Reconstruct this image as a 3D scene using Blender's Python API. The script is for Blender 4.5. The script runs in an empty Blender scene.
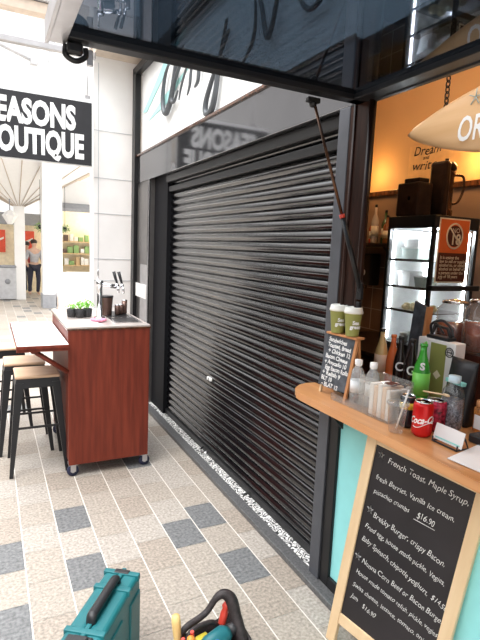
import bpy, bmesh, math, random
from mathutils import Vector, Matrix
random.seed(4)
S = bpy.context.scene
COL = S.collection
PI = math.pi

# ------------------------------------------------------------------ materials
def mat(name, col, rough=0.5, metal=0.0, var=0.06, scale=12.0, spec=0.5, trans=0.0, emit=None, estr=0.0,
        bump=0.0, bscale=60.0, stretch=(1, 1, 1), col2=None, alpha=1.0, coat=0.0, ior=1.45):
    m = bpy.data.materials.new(name); m.use_nodes = True
    nt = m.node_tree; b = nt.nodes['Principled BSDF']
    tc = nt.nodes.new('ShaderNodeTexCoord'); mp = nt.nodes.new('ShaderNodeMapping')
    mp.inputs['Scale'].default_value = stretch
    nt.links.new(tc.outputs['Object'], mp.inputs['Vector'])
    n = nt.nodes.new('ShaderNodeTexNoise'); n.inputs['Scale'].default_value = scale; n.inputs['Detail'].default_value = 5
    nt.links.new(mp.outputs['Vector'], n.inputs['Vector'])
    r = nt.nodes.new('ShaderNodeValToRGB')
    c = Vector(col[:3]); d = Vector(col2[:3]) if col2 else c * (1 - var * 2)
    e = c if col2 else c * (1 + var)
    r.color_ramp.elements[0].position = .3; r.color_ramp.elements[1].position = .7
    r.color_ramp.elements[0].color = (*d, 1); r.color_ramp.elements[1].color = (*e, 1)
    nt.links.new(n.outputs['Fac'], r.inputs['Fac']); nt.links.new(r.outputs['Color'], b.inputs['Base Color'])
    b.inputs['Roughness'].default_value = rough; b.inputs['Metallic'].default_value = metal
    b.inputs['Specular IOR Level'].default_value = spec; b.inputs['Transmission Weight'].default_value = trans
    b.inputs['Alpha'].default_value = alpha; b.inputs['Coat Weight'].default_value = coat; b.inputs['IOR'].default_value = ior
    if emit: b.inputs['Emission Color'].default_value = (*emit, 1); b.inputs['Emission Strength'].default_value = estr
    if bump:
        n2 = nt.nodes.new('ShaderNodeTexNoise'); n2.inputs['Scale'].default_value = bscale
        nt.links.new(mp.outputs['Vector'], n2.inputs['Vector'])
        bp = nt.nodes.new('ShaderNodeBump'); bp.inputs['Strength'].default_value = bump; bp.inputs['Distance'].default_value = .003
        nt.links.new(n2.outputs['Fac'], bp.inputs['Height']); nt.links.new(bp.outputs['Normal'], b.inputs['Normal'])
    return m

def thin_glass(name, tint, refl=1.5, rough=0.0, gcol=(1, 1, 1), milky=0.0):
    """clear sheet: see-through with a mirror coat that grows towards grazing angles"""
    m = bpy.data.materials.new(name); m.use_nodes = True; nt = m.node_tree
    nt.nodes.remove(nt.nodes['Principled BSDF'])
    t = nt.nodes.new('ShaderNodeBsdfTransparent'); t.inputs['Color'].default_value = (*tint, 1)
    g = nt.nodes.new('ShaderNodeBsdfGlossy'); g.inputs['Roughness'].default_value = rough; g.inputs['Color'].default_value = (*gcol, 1)
    lw = nt.nodes.new('ShaderNodeLayerWeight'); lw.inputs['Blend'].default_value = .5
    pw = nt.nodes.new('ShaderNodeMath'); pw.operation = 'POWER'; pw.inputs[1].default_value = 4.0
    nt.links.new(lw.outputs['Facing'], pw.inputs[0])
    f0 = ((refl - 1) / (refl + 1)) ** 2
    f = nt.nodes.new('ShaderNodeMath'); f.operation = 'MULTIPLY_ADD'; f.inputs[1].default_value = 1 - f0; f.inputs[2].default_value = f0
    nt.links.new(pw.outputs[0], f.inputs[0])
    x = nt.nodes.new('ShaderNodeMixShader')
    nt.links.new(f.outputs[0], x.inputs[0]); nt.links.new(t.outputs[0], x.inputs[1]); nt.links.new(g.outputs[0], x.inputs[2])
    out = x
    if milky:
        d = nt.nodes.new('ShaderNodeBsdfDiffuse'); d.inputs['Color'].default_value = (.85, .86, .86, 1)
        y = nt.nodes.new('ShaderNodeMixShader'); y.inputs[0].default_value = milky
        nt.links.new(x.outputs[0], y.inputs[1]); nt.links.new(d.outputs[0], y.inputs[2]); out = y
    nt.links.new(out.outputs[0], nt.nodes['Material Output'].inputs[0])
    return m

M = {}
M['tile_a'] = mat('stone_tile_light', (.37, .325, .275), .45, scale=70, var=.2, bump=.3, bscale=180)
M['tile_b'] = mat('stone_tile_pinkish', (.345, .295, .245), .45, scale=70, var=.22, bump=.3, bscale=180)
M['tile_c'] = mat('stone_tile_cream', (.40, .36, .315), .45, scale=70, var=.2, bump=.3, bscale=180)
M['tile_d'] = mat('stone_tile_grey', (.17, .172, .172), .5, scale=60, var=.25, bump=.3, bscale=180)
M['grout'] = mat('pale_grout', (.72, .68, .62), .8, scale=60)
M['granite'] = mat('dark_granite', (.06, .06, .062), .35, scale=90, col2=(.14, .14, .14))
M['black'] = mat('black_powder_coat', (.010, .010, .011), .35, spec=.4)
M['matte'] = mat('matte_black', (.008, .008, .010), .6, spec=.15)
M['slat'] = mat('black_shutter_lacquer', (.005, .005, .006), .15, spec=.9, coat=.35, var=.1, scale=3)
M['beam'] = mat('polished_grey_metal', (.17, .17, .18), .07, metal=.9, var=.04, scale=3)
M['panelgrey'] = mat('brushed_grey_metal', (.19, .18, .175), .3, metal=.7)
M['postgrey'] = mat('anodised_grey_post', (.10, .105, .12), .4, metal=.4)
M['silver'] = mat('silver_aluminium', (.52, .51, .52), .35, metal=.85)
M['darkwood'] = mat('dark_red_brown_timber', (.12, .045, .02), .18, var=.4, scale=6, stretch=(6, 6, .6), coat=.4)
M['jamb'] = mat('near_black_timber', (.030, .012, .008), .3, var=.4, scale=6, stretch=(6, 6, .6), spec=.2)
M['shopfrontdark'] = mat('dark_shopfront', (.06, .06, .06), .5)
M['redwood'] = mat('jarrah_laminate', (.20, .036, .018), .5, spec=.3, col2=(.11, .018, .010), scale=5, stretch=(6, 6, .5))
M['fascia'] = mat('white_fascia', (.90, .91, .90), .5, var=.01)
M['script'] = mat('charcoal_script', (.10, .11, .12), .4)
M['tealpaint'] = mat('pale_teal_paint', (.45, .83, .80), .5, var=.03)
M['teal'] = mat('turquoise_panel', (.33, .80, .80), .5, var=.02)
M['pier'] = mat('white_stone_cladding', (.88, .86, .84), .6, var=.03, scale=3)
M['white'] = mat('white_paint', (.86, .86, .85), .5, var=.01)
M['beige'] = mat('beige_soffit', (.62, .52, .43), .6)
M['signblack'] = mat('sign_black', (.022, .022, .026), .5)
M['letterw'] = mat('sign_white', (.88, .88, .88), .5, var=.01)
M['counter'] = mat('varnished_pine', (.68, .33, .13), .28, col2=(.54, .23, .08), scale=3, stretch=(8, 1, 8), coat=.3)
M['frame'] = mat('pale_pine', (.80, .60, .37), .5, col2=(.70, .49, .28), scale=4, stretch=(5, 5, .8))
M['frameor'] = mat('orange_pine', (.56, .25, .10), .5, scale=4)
M['board'] = mat('chalkboard_face', (.016, .014, .016), .5, col2=(.026, .022, .025), scale=5)
M['boardgrey'] = mat('dusty_chalkboard', (.075, .085, .10), .6, var=.3, scale=30)
M['chalk'] = mat('white_chalk', (.80, .80, .78), .8, var=.08, scale=80)
M['wallor'] = mat('ochre_wall', (.76, .47, .23), .6, var=.03, scale=2)
M['wallbrown'] = mat('brown_tiles', (.26, .17, .12), .35, var=.1, scale=3)
M['ceil'] = mat('kiosk_ceiling', (.55, .40, .25), .7)
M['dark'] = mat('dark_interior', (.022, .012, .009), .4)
M['darkred'] = mat('dark_red_cabinet', (.05, .012, .008), .35)
M['surf'] = mat('varnished_surfboard_timber', (.74, .48, .26), .35, col2=(.66, .40, .20), scale=3, stretch=(1, .6, 8))
M['fridgeblack'] = mat('fridge_black', (.012, .012, .013), .3)
M['fridgewhite'] = mat('fridge_lining', (.85, .87, .88), .4)
M['glass'] = thin_glass('clear_pane', (.97, .98, .98), 1.35)
M['hatchglass'] = thin_glass('smoked_pane', (.20, .245, .29), 1.32, .01, (.75, .8, .9))
M['acrylic'] = thin_glass('clear_acrylic', (.94, .94, .93), 1.6, .05, milky=.07)
M['pet'] = thin_glass('clear_bottle_plastic', (.90, .92, .93), 1.6, .08, milky=.22)
M['petclear'] = thin_glass('clear_bottle_pane', (.93, .95, .96), 1.6, .05, milky=.03)
M['led'] = mat('fridge_led', (1, 1, 1), emit=(.92, .97, 1), estr=22)
M['orange'] = mat('orange_sticker', (.80, .16, .035), .5, var=.02)
M['brownst'] = mat('dark_brown_sticker', (.09, .018, .01), .5)
M['cream'] = mat('cream_print', (.85, .74, .55), .5)
M['olive'] = mat('olive_paper_cup', (.30, .31, .085), .5, var=.03)
M['lid'] = mat('white_cup_lid', (.84, .83, .76), .4, var=.01)
M['red'] = mat('red_can', (.62, .012, .012), .22, metal=.25, var=.02)
M['pinkred'] = mat('crimson_can', (.50, .03, .07), .25, metal=.3, var=.5, scale=60)
M['alu'] = mat('aluminium_lid', (.72, .72, .72), .25, metal=.9)
M['navy'] = mat('black_navy_can', (.02, .025, .035), .25, metal=.3)
M['yellow'] = mat('yellow_label', (.85, .70, .08), .4)
M['green'] = mat('green_bottle', (.05, .36, .04), .12, var=.05, coat=.5)
M['greenlab'] = mat('bright_green_label', (.20, .65, .10), .4)
M['cola'] = mat('dark_cola', (.018, .010, .009), .1, coat=.4)
M['amber'] = mat('pale_amber_drink', (.75, .52, .22), .12, coat=.5)
M['orangedr'] = mat('orange_red_drink', (.80, .17, .045), .12, coat=.5)
M['peach'] = mat('peach_label', (.85, .62, .45), .5)
M['paper'] = mat('white_paper', (.86, .84, .82), .6, var=.01)
M['blacklab'] = mat('black_plastic', (.018, .018, .02), .4)
M['tealcard'] = mat('pale_teal_print', (.30, .72, .66), .5)
M['granular'] = mat('dark_beads', (.16, .15, .17), .4, var=.8, scale=140)
M['jarcontent'] = mat('orange_jar_contents', (.65, .24, .06), .4, var=.4, scale=60)
M['tea'] = mat('red_brown_tea', (.26, .06, .025), .08, var=.35, scale=14, coat=.6)
M['cream_food'] = mat('cream_pastry', (.80, .70, .42), .6, var=.2, scale=40)
M['foodwhite'] = mat('milky_tub', (.75, .77, .77), .4)
M['foodgrey'] = mat('grey_green_tub', (.35, .42, .40), .5)
M['stoolseat'] = mat('pale_wood_seat', (.72, .52, .36), .5, col2=(.6, .4, .26), scale=4, stretch=(1, 8, 1))
M['gunmetal'] = mat('dark_gunmetal', (.022, .022, .024), .35, metal=.3)
M['benchsteel'] = mat('brushed_bench_steel', (.70, .62, .58), .32, metal=.6, var=.05)
M['chrome'] = mat('chrome', (.75, .75, .77), .1, metal=1)
M['steel'] = mat('stainless_steel', (.55, .54, .54), .25, metal=.95)
M['rubber'] = mat('blue_black_rubber', (.015, .018, .05), .5)
M['plantgreen'] = mat('bright_leaf_green', (.22, .62, .05), .5, var=.3, scale=60)
M['pot'] = mat('black_ribbed_pot', (.03, .03, .032), .5)
M['darkcup'] = mat('brown_metal_cup', (.13, .075, .06), .2, metal=.4)
M['pink'] = mat('pink_cloth', (.85, .30, .42), .8, var=.3, scale=60)
M['case'] = mat('teal_case_plastic', (.010, .135, .150), .42, var=.06, bump=.15, bscale=300)
M['bagblack'] = mat('black_nylon', (.030, .022, .022), .55, var=.3, scale=50, bump=.4, bscale=200)
M['handlewood'] = mat('yellow_wood_handle', (.72, .50, .20), .45)
M['toolteal'] = mat('teal_tool_body', (.015, .13, .15), .35)
M['toolorange'] = mat('orange_tool_grip', (.78, .28, .05), .4)
M['toolred'] = mat('red_tool_grip', (.55, .05, .03), .4)
M['toolblue'] = mat('blue_tool_grip', (.04, .12, .45), .4)
M['toolgrey'] = mat('grey_steel_tool', (.3, .3, .31), .35, metal=.7)
M['bingrey'] = mat('pale_grey_bin', (.52, .53, .55), .5)
M['shopwarm'] = mat('warm_shop_wall', (.92, .82, .60), .6)
M['shopgrey'] = mat('grey_shop_awning', (.30, .31, .33), .6)
M['shopred'] = mat('red_poster', (.75, .10, .05), .6)
M['goods'] = [mat('goods_tan', (.6, .42, .22), .6), mat('goods_dark', (.12, .08, .06), .6), mat('goods_white', (.8, .78, .72), .6), mat('goods_green', (.25, .40, .15), .6)]
M['skin'] = mat('skin', (.62, .40, .30), .6)
M['hair'] = mat('dark_hair', (.03, .02, .015), .6)
M['trousers'] = mat('dark_trousers', (.03, .03, .05), .7)
M['shirtred'] = mat('red_shirt', (.6, .09, .08), .7)
M['shirtgrey'] = mat('grey_shirt', (.45, .45, .48), .7)
M['ironblack'] = mat('dark_iron_machine', (.030, .016, .011), .28, metal=.3, var=.3)
M['bronze'] = mat('dark_bronze', (.11, .05, .025), .25, metal=.6, var=.3, scale=8)
M['chain'] = mat('dark_chain', (.05, .03, .02), .35, metal=.8)
M['bottleset'] = [mat('bar_bottle_amber', (.28, .10, .03), .12, coat=.5), mat('bar_bottle_green', (.04, .09, .03), .12, coat=.5),
                  mat('bar_bottle_clear', (.45, .38, .32), .12, coat=.5), mat('bar_bottle_red', (.40, .05, .03), .12, coat=.5)]

def mosaic_mat():
    m = bpy.data.materials.new('black_white_scroll_mosaic'); m.use_nodes = True; nt = m.node_tree
    b = nt.nodes['Principled BSDF']
    tc = nt.nodes.new('ShaderNodeTexCoord')
    w = nt.nodes.new('ShaderNodeTexWave'); w.wave_type = 'RINGS'; w.inputs['Scale'].default_value = 9
    w.inputs['Distortion'].default_value = 16; w.inputs['Detail'].default_value = .6; w.inputs['Detail Scale'].default_value = 3.0
    r = nt.nodes.new('ShaderNodeValToRGB'); r.color_ramp.elements[0].position = .42; r.color_ramp.elements[1].position = .50
    r.color_ramp.elements[0].color = (.03, .03, .03, 1); r.color_ramp.elements[1].color = (.78, .77, .74, 1)
    nt.links.new(tc.outputs['Object'], w.inputs['Vector']); nt.links.new(w.outputs['Fac'], r.inputs['Fac'])
    nt.links.new(r.outputs['Color'], b.inputs['Base Color']); b.inputs['Roughness'].default_value = .4
    return m
M['mosaic'] = mosaic_mat()

# ------------------------------------------------------------------ helpers
class MB:
    def __init__(s): s.bm = bmesh.new(); s.mi = 0; s.mats = []
    def use(s, m):
        if m not in s.mats: s.mats.append(m)
        s.mi = s.mats.index(m); return s
    def _fin(s, faces, smooth=False):
        for f in faces: f.material_index = s.mi; f.smooth = smooth
    def box(s, x0, x1, y0, y1, z0, z1, bev=0.0, seg=2):
        vs = [s.bm.verts.new((x, y, z)) for x in (x0, x1) for y in (y0, y1) for z in (z0, z1)]
        F = [(0, 1, 3, 2), (4, 6, 7, 5), (0, 4, 5, 1), (2, 3, 7, 6), (0, 2, 6, 4), (1, 5, 7, 3)]
        fs = [s.bm.faces.new([vs[i] for i in f]) for f in F]
        s._fin(fs)
        if bev:
            es = list({e for f in fs for e in f.edges})
            r = bmesh.ops.bevel(s.bm, geom=es, offset=bev, segments=seg, affect='EDGES', profile=.5)
            s._fin(r['faces'])
        return s
    def hexa(s, p):
        """8 points: bottom ring 4, top ring 4"""
        vs = [s.bm.verts.new(q) for q in p]
        F = [(3, 2, 1, 0), (4, 5, 6, 7), (0, 1, 5, 4), (1, 2, 6, 5), (2, 3, 7, 6), (3, 0, 4, 7)]
        s._fin([s.bm.faces.new([vs[i] for i in f]) for f in F]); return s
    def quad(s, a, b, c, d):
        s._fin([s.bm.faces.new([s.bm.verts.new(q) for q in (a, b, c, d)])]); return s
    def prism(s, pts, vec):
        """polygon pts (3D) extruded by vec"""
        v = Vector(vec); A = [s.bm.verts.new(p) for p in pts]; B = [s.bm.verts.new(Vector(p) + v) for p in pts]
        n = len(pts); fs = [s.bm.faces.new(A), s.bm.faces.new(B[::-1])]
        for i in range(n): fs.append(s.bm.faces.new([A[i], B[i], B[(i + 1) % n], A[(i + 1) % n]]))
        s._fin(fs); return s
    def lathe(s, prof, c=(0, 0, 0), seg=20, axis='z', sm=True):
        rings = []
        for r, h in prof:
            ring = []
            for i in range(seg):
                a = 2 * PI * i / seg; p = (r * math.cos(a), r * math.sin(a), h)
                if axis == 'x': p = (p[2], p[0], p[1])
                if axis == 'y': p = (p[0], p[2], p[1])
                ring.append(s.bm.verts.new((c[0] + p[0], c[1] + p[1], c[2] + p[2])))
            rings.append(ring)
        fs = []
        for a, b in zip(rings, rings[1:]):
            for i in range(seg): fs.append(s.bm.faces.new([a[i], a[(i + 1) % seg], b[(i + 1) % seg], b[i]]))
        s._fin(fs, sm)
        if prof[0][0] > 1e-5: s._fin([s.bm.faces.new(rings[0][::-1])])
        if prof[-1][0] > 1e-5: s._fin([s.bm.faces.new(rings[-1])])
        return s
    def tube(s, pts, r, seg=8, flat=1.0, closed=False):
        P = [Vector(p) for p in pts]; n = len(P); rs = r if isinstance(r, (list, tuple)) else [r] * n
        rings = []; up = None
        for i in range(n):
            t = (P[(i + 1) % n] - P[i - 1]) if closed else (P[min(i + 1, n - 1)] - P[max(i - 1, 0)])
            t.normalize()
            if up is None: up = Vector((0, 0, 1)) if abs(t.z) < .9 else Vector((1, 0, 0))
            a = up - t * up.dot(t); a.normalize(); up = a; b = t.cross(a)
            rings.append([s.bm.verts.new(P[i] + (a * math.cos(2 * PI * k / seg) + b * math.sin(2 * PI * k / seg) * flat) * rs[i]) for k in range(seg)])
        fs = []; pairs = list(zip(rings, rings[1:])) + ([(rings[-1], rings[0])] if closed else [])
        for A, B in pairs:
            for k in range(seg): fs.append(s.bm.faces.new([A[k], A[(k + 1) % seg], B[(k + 1) % seg], B[k]]))
        s._fin(fs, True)
        if not closed: s._fin([s.bm.faces.new(rings[0][::-1]), s.bm.faces.new(rings[-1])])
        return s
    def sphere(s, c, r, sx=1, sy=1, sz=1, u=12, v=8):
        res = bmesh.ops.create_uvsphere(s.bm, u_segments=u, v_segments=v, radius=r)
        for q in res['verts']: q.co = Vector((q.co.x * sx + c[0], q.co.y * sy + c[1], q.co.z * sz + c[2]))
        s._fin({f for q in res['verts'] for f in q.link_faces}, True); return s
    def build(s, name, parent=None, m=None):
        bmesh.ops.recalc_face_normals(s.bm, faces=s.bm.faces[:])
        me = bpy.data.meshes.new(name); s.bm.to_mesh(me); s.bm.free()
        for k in (s.mats or [m]): me.materials.append(k)
        o = bpy.data.objects.new(name, me); COL.objects.link(o)
        if parent: o.parent = parent
        return o

def catmull(P, n=6):
    P = [Vector(p) for p in P]; out = []
    for i in range(len(P) - 1):
        p0 = P[max(i - 1, 0)]; p1 = P[i]; p2 = P[i + 1]; p3 = P[min(i + 2, len(P) - 1)]
        for k in range(n):
            t = k / n
            out.append(.5 * ((2 * p1) + (p2 - p0) * t + (2 * p0 - 5 * p1 + 4 * p2 - p3) * t * t + (3 * p1 - p0 - 3 * p2 + p3) * t ** 3))
    out.append(P[-1]); return out

def tag(o, label=None, cat=None, group=None, kind=None):
    if label: o['label'] = label
    if cat: o['category'] = cat
    if group: o['group'] = group
    if kind: o['kind'] = kind
    return o
def thing(name, label, cat, loc=(0, 0, 0), rz=0, group=None):
    o = bpy.data.objects.new(name, None); COL.objects.link(o); o.location = loc; o.rotation_euler = (0, 0, rz); o.empty_display_size = .05
    return tag(o, label, cat, group)
def struct(mb, name): return tag(mb.build(name), kind='structure')
def copy_tree(o, parent=None):
    c = o.copy(); COL.objects.link(c)
    if parent: c.parent = parent
    for ch in list(o.children): copy_tree(ch, c)
    return c

def text_bm(s, size=1.0, bold=0.0, sx=1.0, shear=0.0, align='LEFT', ext=0.0, jitter=0.0, seed=0, space=1.0, width=None, line=1.0):
    cu = bpy.data.curves.new('t', 'FONT'); cu.body = s; cu.size = size; cu.offset = bold; cu.shear = shear
    cu.align_x = align; cu.extrude = ext; cu.space_character = space; cu.space_line = line; cu.resolution_u = 3
    ob = bpy.data.objects.new('t', cu); COL.objects.link(ob)
    me = bpy.data.meshes.new_from_object(ob.evaluated_get(bpy.context.evaluated_depsgraph_get()))
    bpy.data.objects.remove(ob); bpy.data.curves.remove(cu)
    xs = [v.co.x for v in me.vertices]; w = max(xs) - min(xs)
    k = sx if width is None else width / w
    for v in me.vertices:
        x, y, z = v.co
        x *= k
        if jitter:
            q = x / size
            y += size * jitter * (math.sin(q * 2.9 + seed) + .6 * math.sin(q * 7.3 + seed * 2.1))
            x += size * jitter * .7 * math.sin(q * 5.1 + seed * 1.3 + y / size * 2.0)
        v.co = (x, y, z)
    return me
def text_part(name, s, m, parent, o, u, v, **kw):
    """flat lettering: text plane origin o, right vector u, up vector v (in parent's space)"""
    me = text_bm(s, **kw); o = Vector(o); u = Vector(u).normalized(); v = Vector(v).normalized(); n = u.cross(v)
    for q in me.vertices: q.co = o + u * q.co.x + v * q.co.y + n * q.co.z
    me.name = name; me.materials.append(m)
    ob = bpy.data.objects.new(name, me); COL.objects.link(ob); ob.parent = parent; return ob
def texts_part(name, items, m, parent):
    """several lines merged in ONE lettering mesh; items: (text, o, u, v, kwargs)"""
    bm = bmesh.new()
    for s, o, u, v, kw in items:
        me = text_bm(s, **kw); o = Vector(o); u = Vector(u).normalized(); v = Vector(v).normalized(); n = u.cross(v)
        for q in me.vertices: q.co = o + u * q.co.x + v * q.co.y + n * q.co.z
        bm.from_mesh(me); bpy.data.meshes.remove(me)
    me = bpy.data.meshes.new(name); bm.to_mesh(me); bm.free(); me.materials.append(m)
    ob = bpy.data.objects.new(name, me); COL.objects.link(ob); ob.parent = parent; return ob
def wrap_text(name, s, m, parent, r, z, ang, size, slope=0.0, **kw):
    """lettering bent round an upright cylinder of radius r, centred on angle ang"""
    me = text_bm(s, size=size, align='CENTER', **kw)
    bm = bmesh.new(); bm.from_mesh(me)
    bmesh.ops.subdivide_edges(bm, edges=[e for e in bm.edges if e.calc_length() > size * .25], cuts=2)
    bmesh.ops.triangulate(bm, faces=bm.faces[:])
    for q in bm.verts:
        a = ang + q.co.x / r; q.co = Vector((r * math.cos(a), r * math.sin(a), z + q.co.y + q.co.x * slope))
    bm.to_mesh(me); bm.free(); me.name = name; me.materials.append(m)
    ob = bpy.data.objects.new(name, me); COL.objects.link(ob); ob.parent = parent; return ob

# ================================================================== SETTING
# ---- paved floor: grout bed with individually coloured stone tiles
mb = MB(); mb.use(M['grout']).box(-14, 1.37, -3, 40, -.05, -.002)
mb.use(M['grout']).box(1.37, 14, 5.42, 40, -.05, -.002)
dark = {(2, 0), (2, -2), (0, -1), (0, -3), (6, -1), (6, -3), (5, -1), (5, 3), (3, 7), (-1, 4), (1, 9), (-2, 0), (4, 10), (6, 8), (-3, 6), (2, 13)}
P_, D_ = .185, .262
def tile(x0, x1, y0, y1, key):
    r = random.random()
    k = 'tile_d' if key in dark or (y0 > 9 and r > .9) else ('tile_a' if r < .45 else 'tile_b' if r < .7 else 'tile_c')
    mb.use(M[k]); g = .0028
    mb.quad((x0 + g, y0 + g * .45, 0), (x1 - g, y0 + g * .45, 0), (x1 - g, y1 - g * .45, 0), (x0 + g, y1 - g * .45, 0))
for i in range(-22, 8):
    off = 2.741 if i % 2 == 0 else 2.612
    for k in range(-16, 60):
        y0 = off + k * D_; x0 = -.06 + i * P_
        tile(x0, min(x0 + P_, 1.362), y0, y0 + D_, (i, k))
for i in range(-7, 24):
    for k in range(0, 36):
        x0 = -4.13 + .5 * (i + 7) * 1.0 - 0; y0 = 18.4 + k * .5
        if x0 < 9: tile(x0, x0 + .5, y0, y0 + .5, (99, 99))
floor = struct(mb, 'floor')

# ---- kerb, mosaic threshold
struct(MB().use(M['granite']).box(1.352, 1.42, -1, 5.2, 0, .032, .004), 'trim_1')
mbo = struct(MB().use(M['mosaic']).box(1.42, 1.60, 1.79, 4.9, 0, .026), 'trim_2')

# ---- shopfront metalwork
struct(MB().use(M['beam']).box(1.40, 1.47, 1.79, 5.30, 2.245, 2.52, .004), 'trim_3')          # polished head beam
struct(MB().use(M['darkwood']).box(1.385, 1.40, 1.79, 5.27, 2.512, 2.528), 'trim_4')          # thin brown strip above beam
struct(MB().use(M['panelgrey']).box(1.41, 1.60, 4.80, 5.25, 0, 2.245).use(M['beam']).box(1.40, 1.412, 4.80, 4.83, 0, 2.245)
       .use(M['panelgrey']).box(1.404, 1.41, 4.86, 5.22, 1.55, 2.2).use(M['silver']).box(1.403, 1.41, 4.84, 5.10, .05, 1.42), 'trim_5')                                        # grey side panel
mb = MB().use(M['black']).box(1.37, 1.43, 5.25, 5.36, 0, 3.36, .004)
mb.box(1.37, 1.43, 0.2, 5.36, 3.32, 3.39, .004)
struct(mb, 'trim_6')                                                                            # black sign frame with its post
struct(MB().use(M['postgrey']).box(1.40, 1.48, 1.80, 1.875, 0.03, 2.245, .003), 'trim_7')       # grey end post
mb = MB().use(M['jamb']).box(1.402, 1.425, 1.66, 1.80, 1.0, 2.245, .004)
mb.tube([(1.408, 1.668, 1.0), (1.408, 1.668, 2.245)], .014, 12).tube([(1.402, 1.765, 1.0), (1.402, 1.765, 2.245)], .009, 10)
struct(mb, 'trim_8')                                                                            # timber jamb of the hatch opening
struct(MB().use(M['black']).box(1.402, 1.428, -.9, 1.80, 2.235, 2.30, .004), 'trim_9')           # black header over opening
struct(MB().use(M['black']).box(1.41, 1.47, 1.735, 1.80, 0.03, .97, .003).box(1.41, 1.45, -.9, 1.735, .03, .085, .003), 'trim_10')
struct(MB().use(M['teal']).box(1.425, 1.46, -.9, 1.74, .08, .965), 'wall_front')                # turquoise front below the counter
struct(MB().use(M['fascia']).box(1.44, 1.6, -1, 5.25, 2.52, 3.35), 'wall_upper')
struct(MB().use(M['shopgrey']).box(1.44, 1.7, -1, 5.40, 3.36, 4.4), 'wall_parapet')

# ---- kiosk room
struct(MB().use(M['wallbrown']).box(3.3, 3.4, -1, 5.3, 0, 2.19).use(M['wallor']).box(3.3, 3.4, -1, 5.3, 2.19, 3.16), 'wall_back')
mb = MB().use(M['grout'])
struct(MB().use(M['darkwood']).box(3.27, 3.31, -1, 5.3, 2.165, 2.205, .003), 'trim_11')
struct(MB().use(M['wallor']).box(1.6, 3.4, 5.2, 5.3, 0, 3.16), 'wall_far')
struct(MB().use(M['dark']).box(1.46, 3.4, -1.1, -1.0, 0, 3.16), 'wall_near')
struct(MB().use(M['ceil']).box(1.6, 3.4, -1, 5.3, 3.1, 3.16), 'ceiling')
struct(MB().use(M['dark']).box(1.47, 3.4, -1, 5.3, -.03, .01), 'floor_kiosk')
# tile joints of the tiled lower wall (thin pale lines)
mb = MB().use(M['beige'])
for z in (.9, 1.1, 1.3, 1.5): mb.box(3.297, 3.301, 2.6, 5.2, z, z + .006)
for k in range(9): mb.box(3.297, 3.301, 2.8 + k * .3, 2.806 + k * .3, .9, 1.62)
struct(mb, 'trim_12')

# ---- white clad pier at the end of the shop
mb = MB().use(M['pier']).box(.985, 1.60, 5.40, 5.62, 0, 3.46)
struct(mb, 'wall_pier')
mb = MB().use(M['bingrey'])
for z in (.62, 1.22, 1.45, 1.92, 2.28, 2.75): mb.box(.99, 1.42, 5.396, 5.401, z, z + .006)
mb.box(1.03, 1.036, 5.396, 5.401, 0, 3.4)
struct(mb, 'trim_13')
struct(MB().use(M['beige']).box(.98, 1.60, 5.12, 5.64, 3.46, 3.56).use(M['pier']).box(.96, 1.60, 5.36, 5.64, 3.56, 3.9), 'trim_14')

# unseen row of dark shopfronts across the lane, added to darken the shutter's reflections
mb = MB().use(M['shopfrontdark']).box(-5.6, -5.2, -6, 16, 0, 3.9)
for k in range(7): mb.use(M['panelgrey']).box(-5.2, -5.1, -5.8 + k * 3.1, -5.55 + k * 3.1, 0, 3.2)
mb.use(M['redwood']).box(-5.2, -5.12, -6, 16, 3.0, 3.3)
struct(mb, 'wall_opposite_added')

# ================================================================== SHOP THINGS
# ---- roller shutter
sh = thing('roller_shutter', 'closed black roller shutter with horizontal slats behind the granite kerb', 'roller shutter', (1.5, 3.3, .028))
mb = MB().use(M['slat']); pitch = .0615; n = 36; y0, y1 = -1.46, 1.12
prof = []
for k in range(n):
    zb = .045 + k * pitch
    for j in range(8):
        t = j / 7; prof.append((-.0125 * math.sin(PI * t) ** 1.0, zb + t * (pitch - .006)))
    prof.append((.006, zb + pitch - .003))
A = [mb.bm.verts.new((x, y0, z)) for x, z in prof]; B = [mb.bm.verts.new((x, y1, z)) for x, z in prof]
for i in range(len(prof) - 1):
    f = mb.bm.faces.new([A[i], A[i + 1], B[i + 1], B[i]]); f.smooth = (i % 9) < 7
mb.build('slat_curtain', sh)
MB().use(M['black']).box(-.02, .02, y0, y1, 0, .05, .005).build('bottom_bar', sh)
MB().use(M['matte']).box(-.045, .03, y1 - .01, 1.50, 0, 2.217, .003).build('guide_rail', sh)
MB().use(M['black']).box(-.045, .03, y0 - .05, y0 + .01, 0, 2.217, .003).build('guide_rail', sh)
MB().use(M['black']).box(-.06, .05, y0, y1, 2.15, 2.217, .012).box(-.035, .03, y0, y1, 2.07, 2.12, .008).build('shutter_box', sh)
tag(MB().use(M['paper']).box(-.026, -.010, .055, .125, .590, .612, .002).use(M['blacklab']).box(-.028, -.025, .085, .095, .590, .612).build('lock_label', sh), 'small white lock label')
MB().use(M['steel']).tube([(-.02, .06, .03), (-.05, .07, .02), (-.055, .11, .02), (-.05, .15, .02), (-.02, .16, .03)], .007).build('pull_handle', sh)
tag(MB().use(M['paper']).box(1.395, 1.403, 4.86, 5.24, 1.08, 1.22, .001).build('notice'), 'small blank white notice on the grey panel left of the shutter', 'notice')

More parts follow.
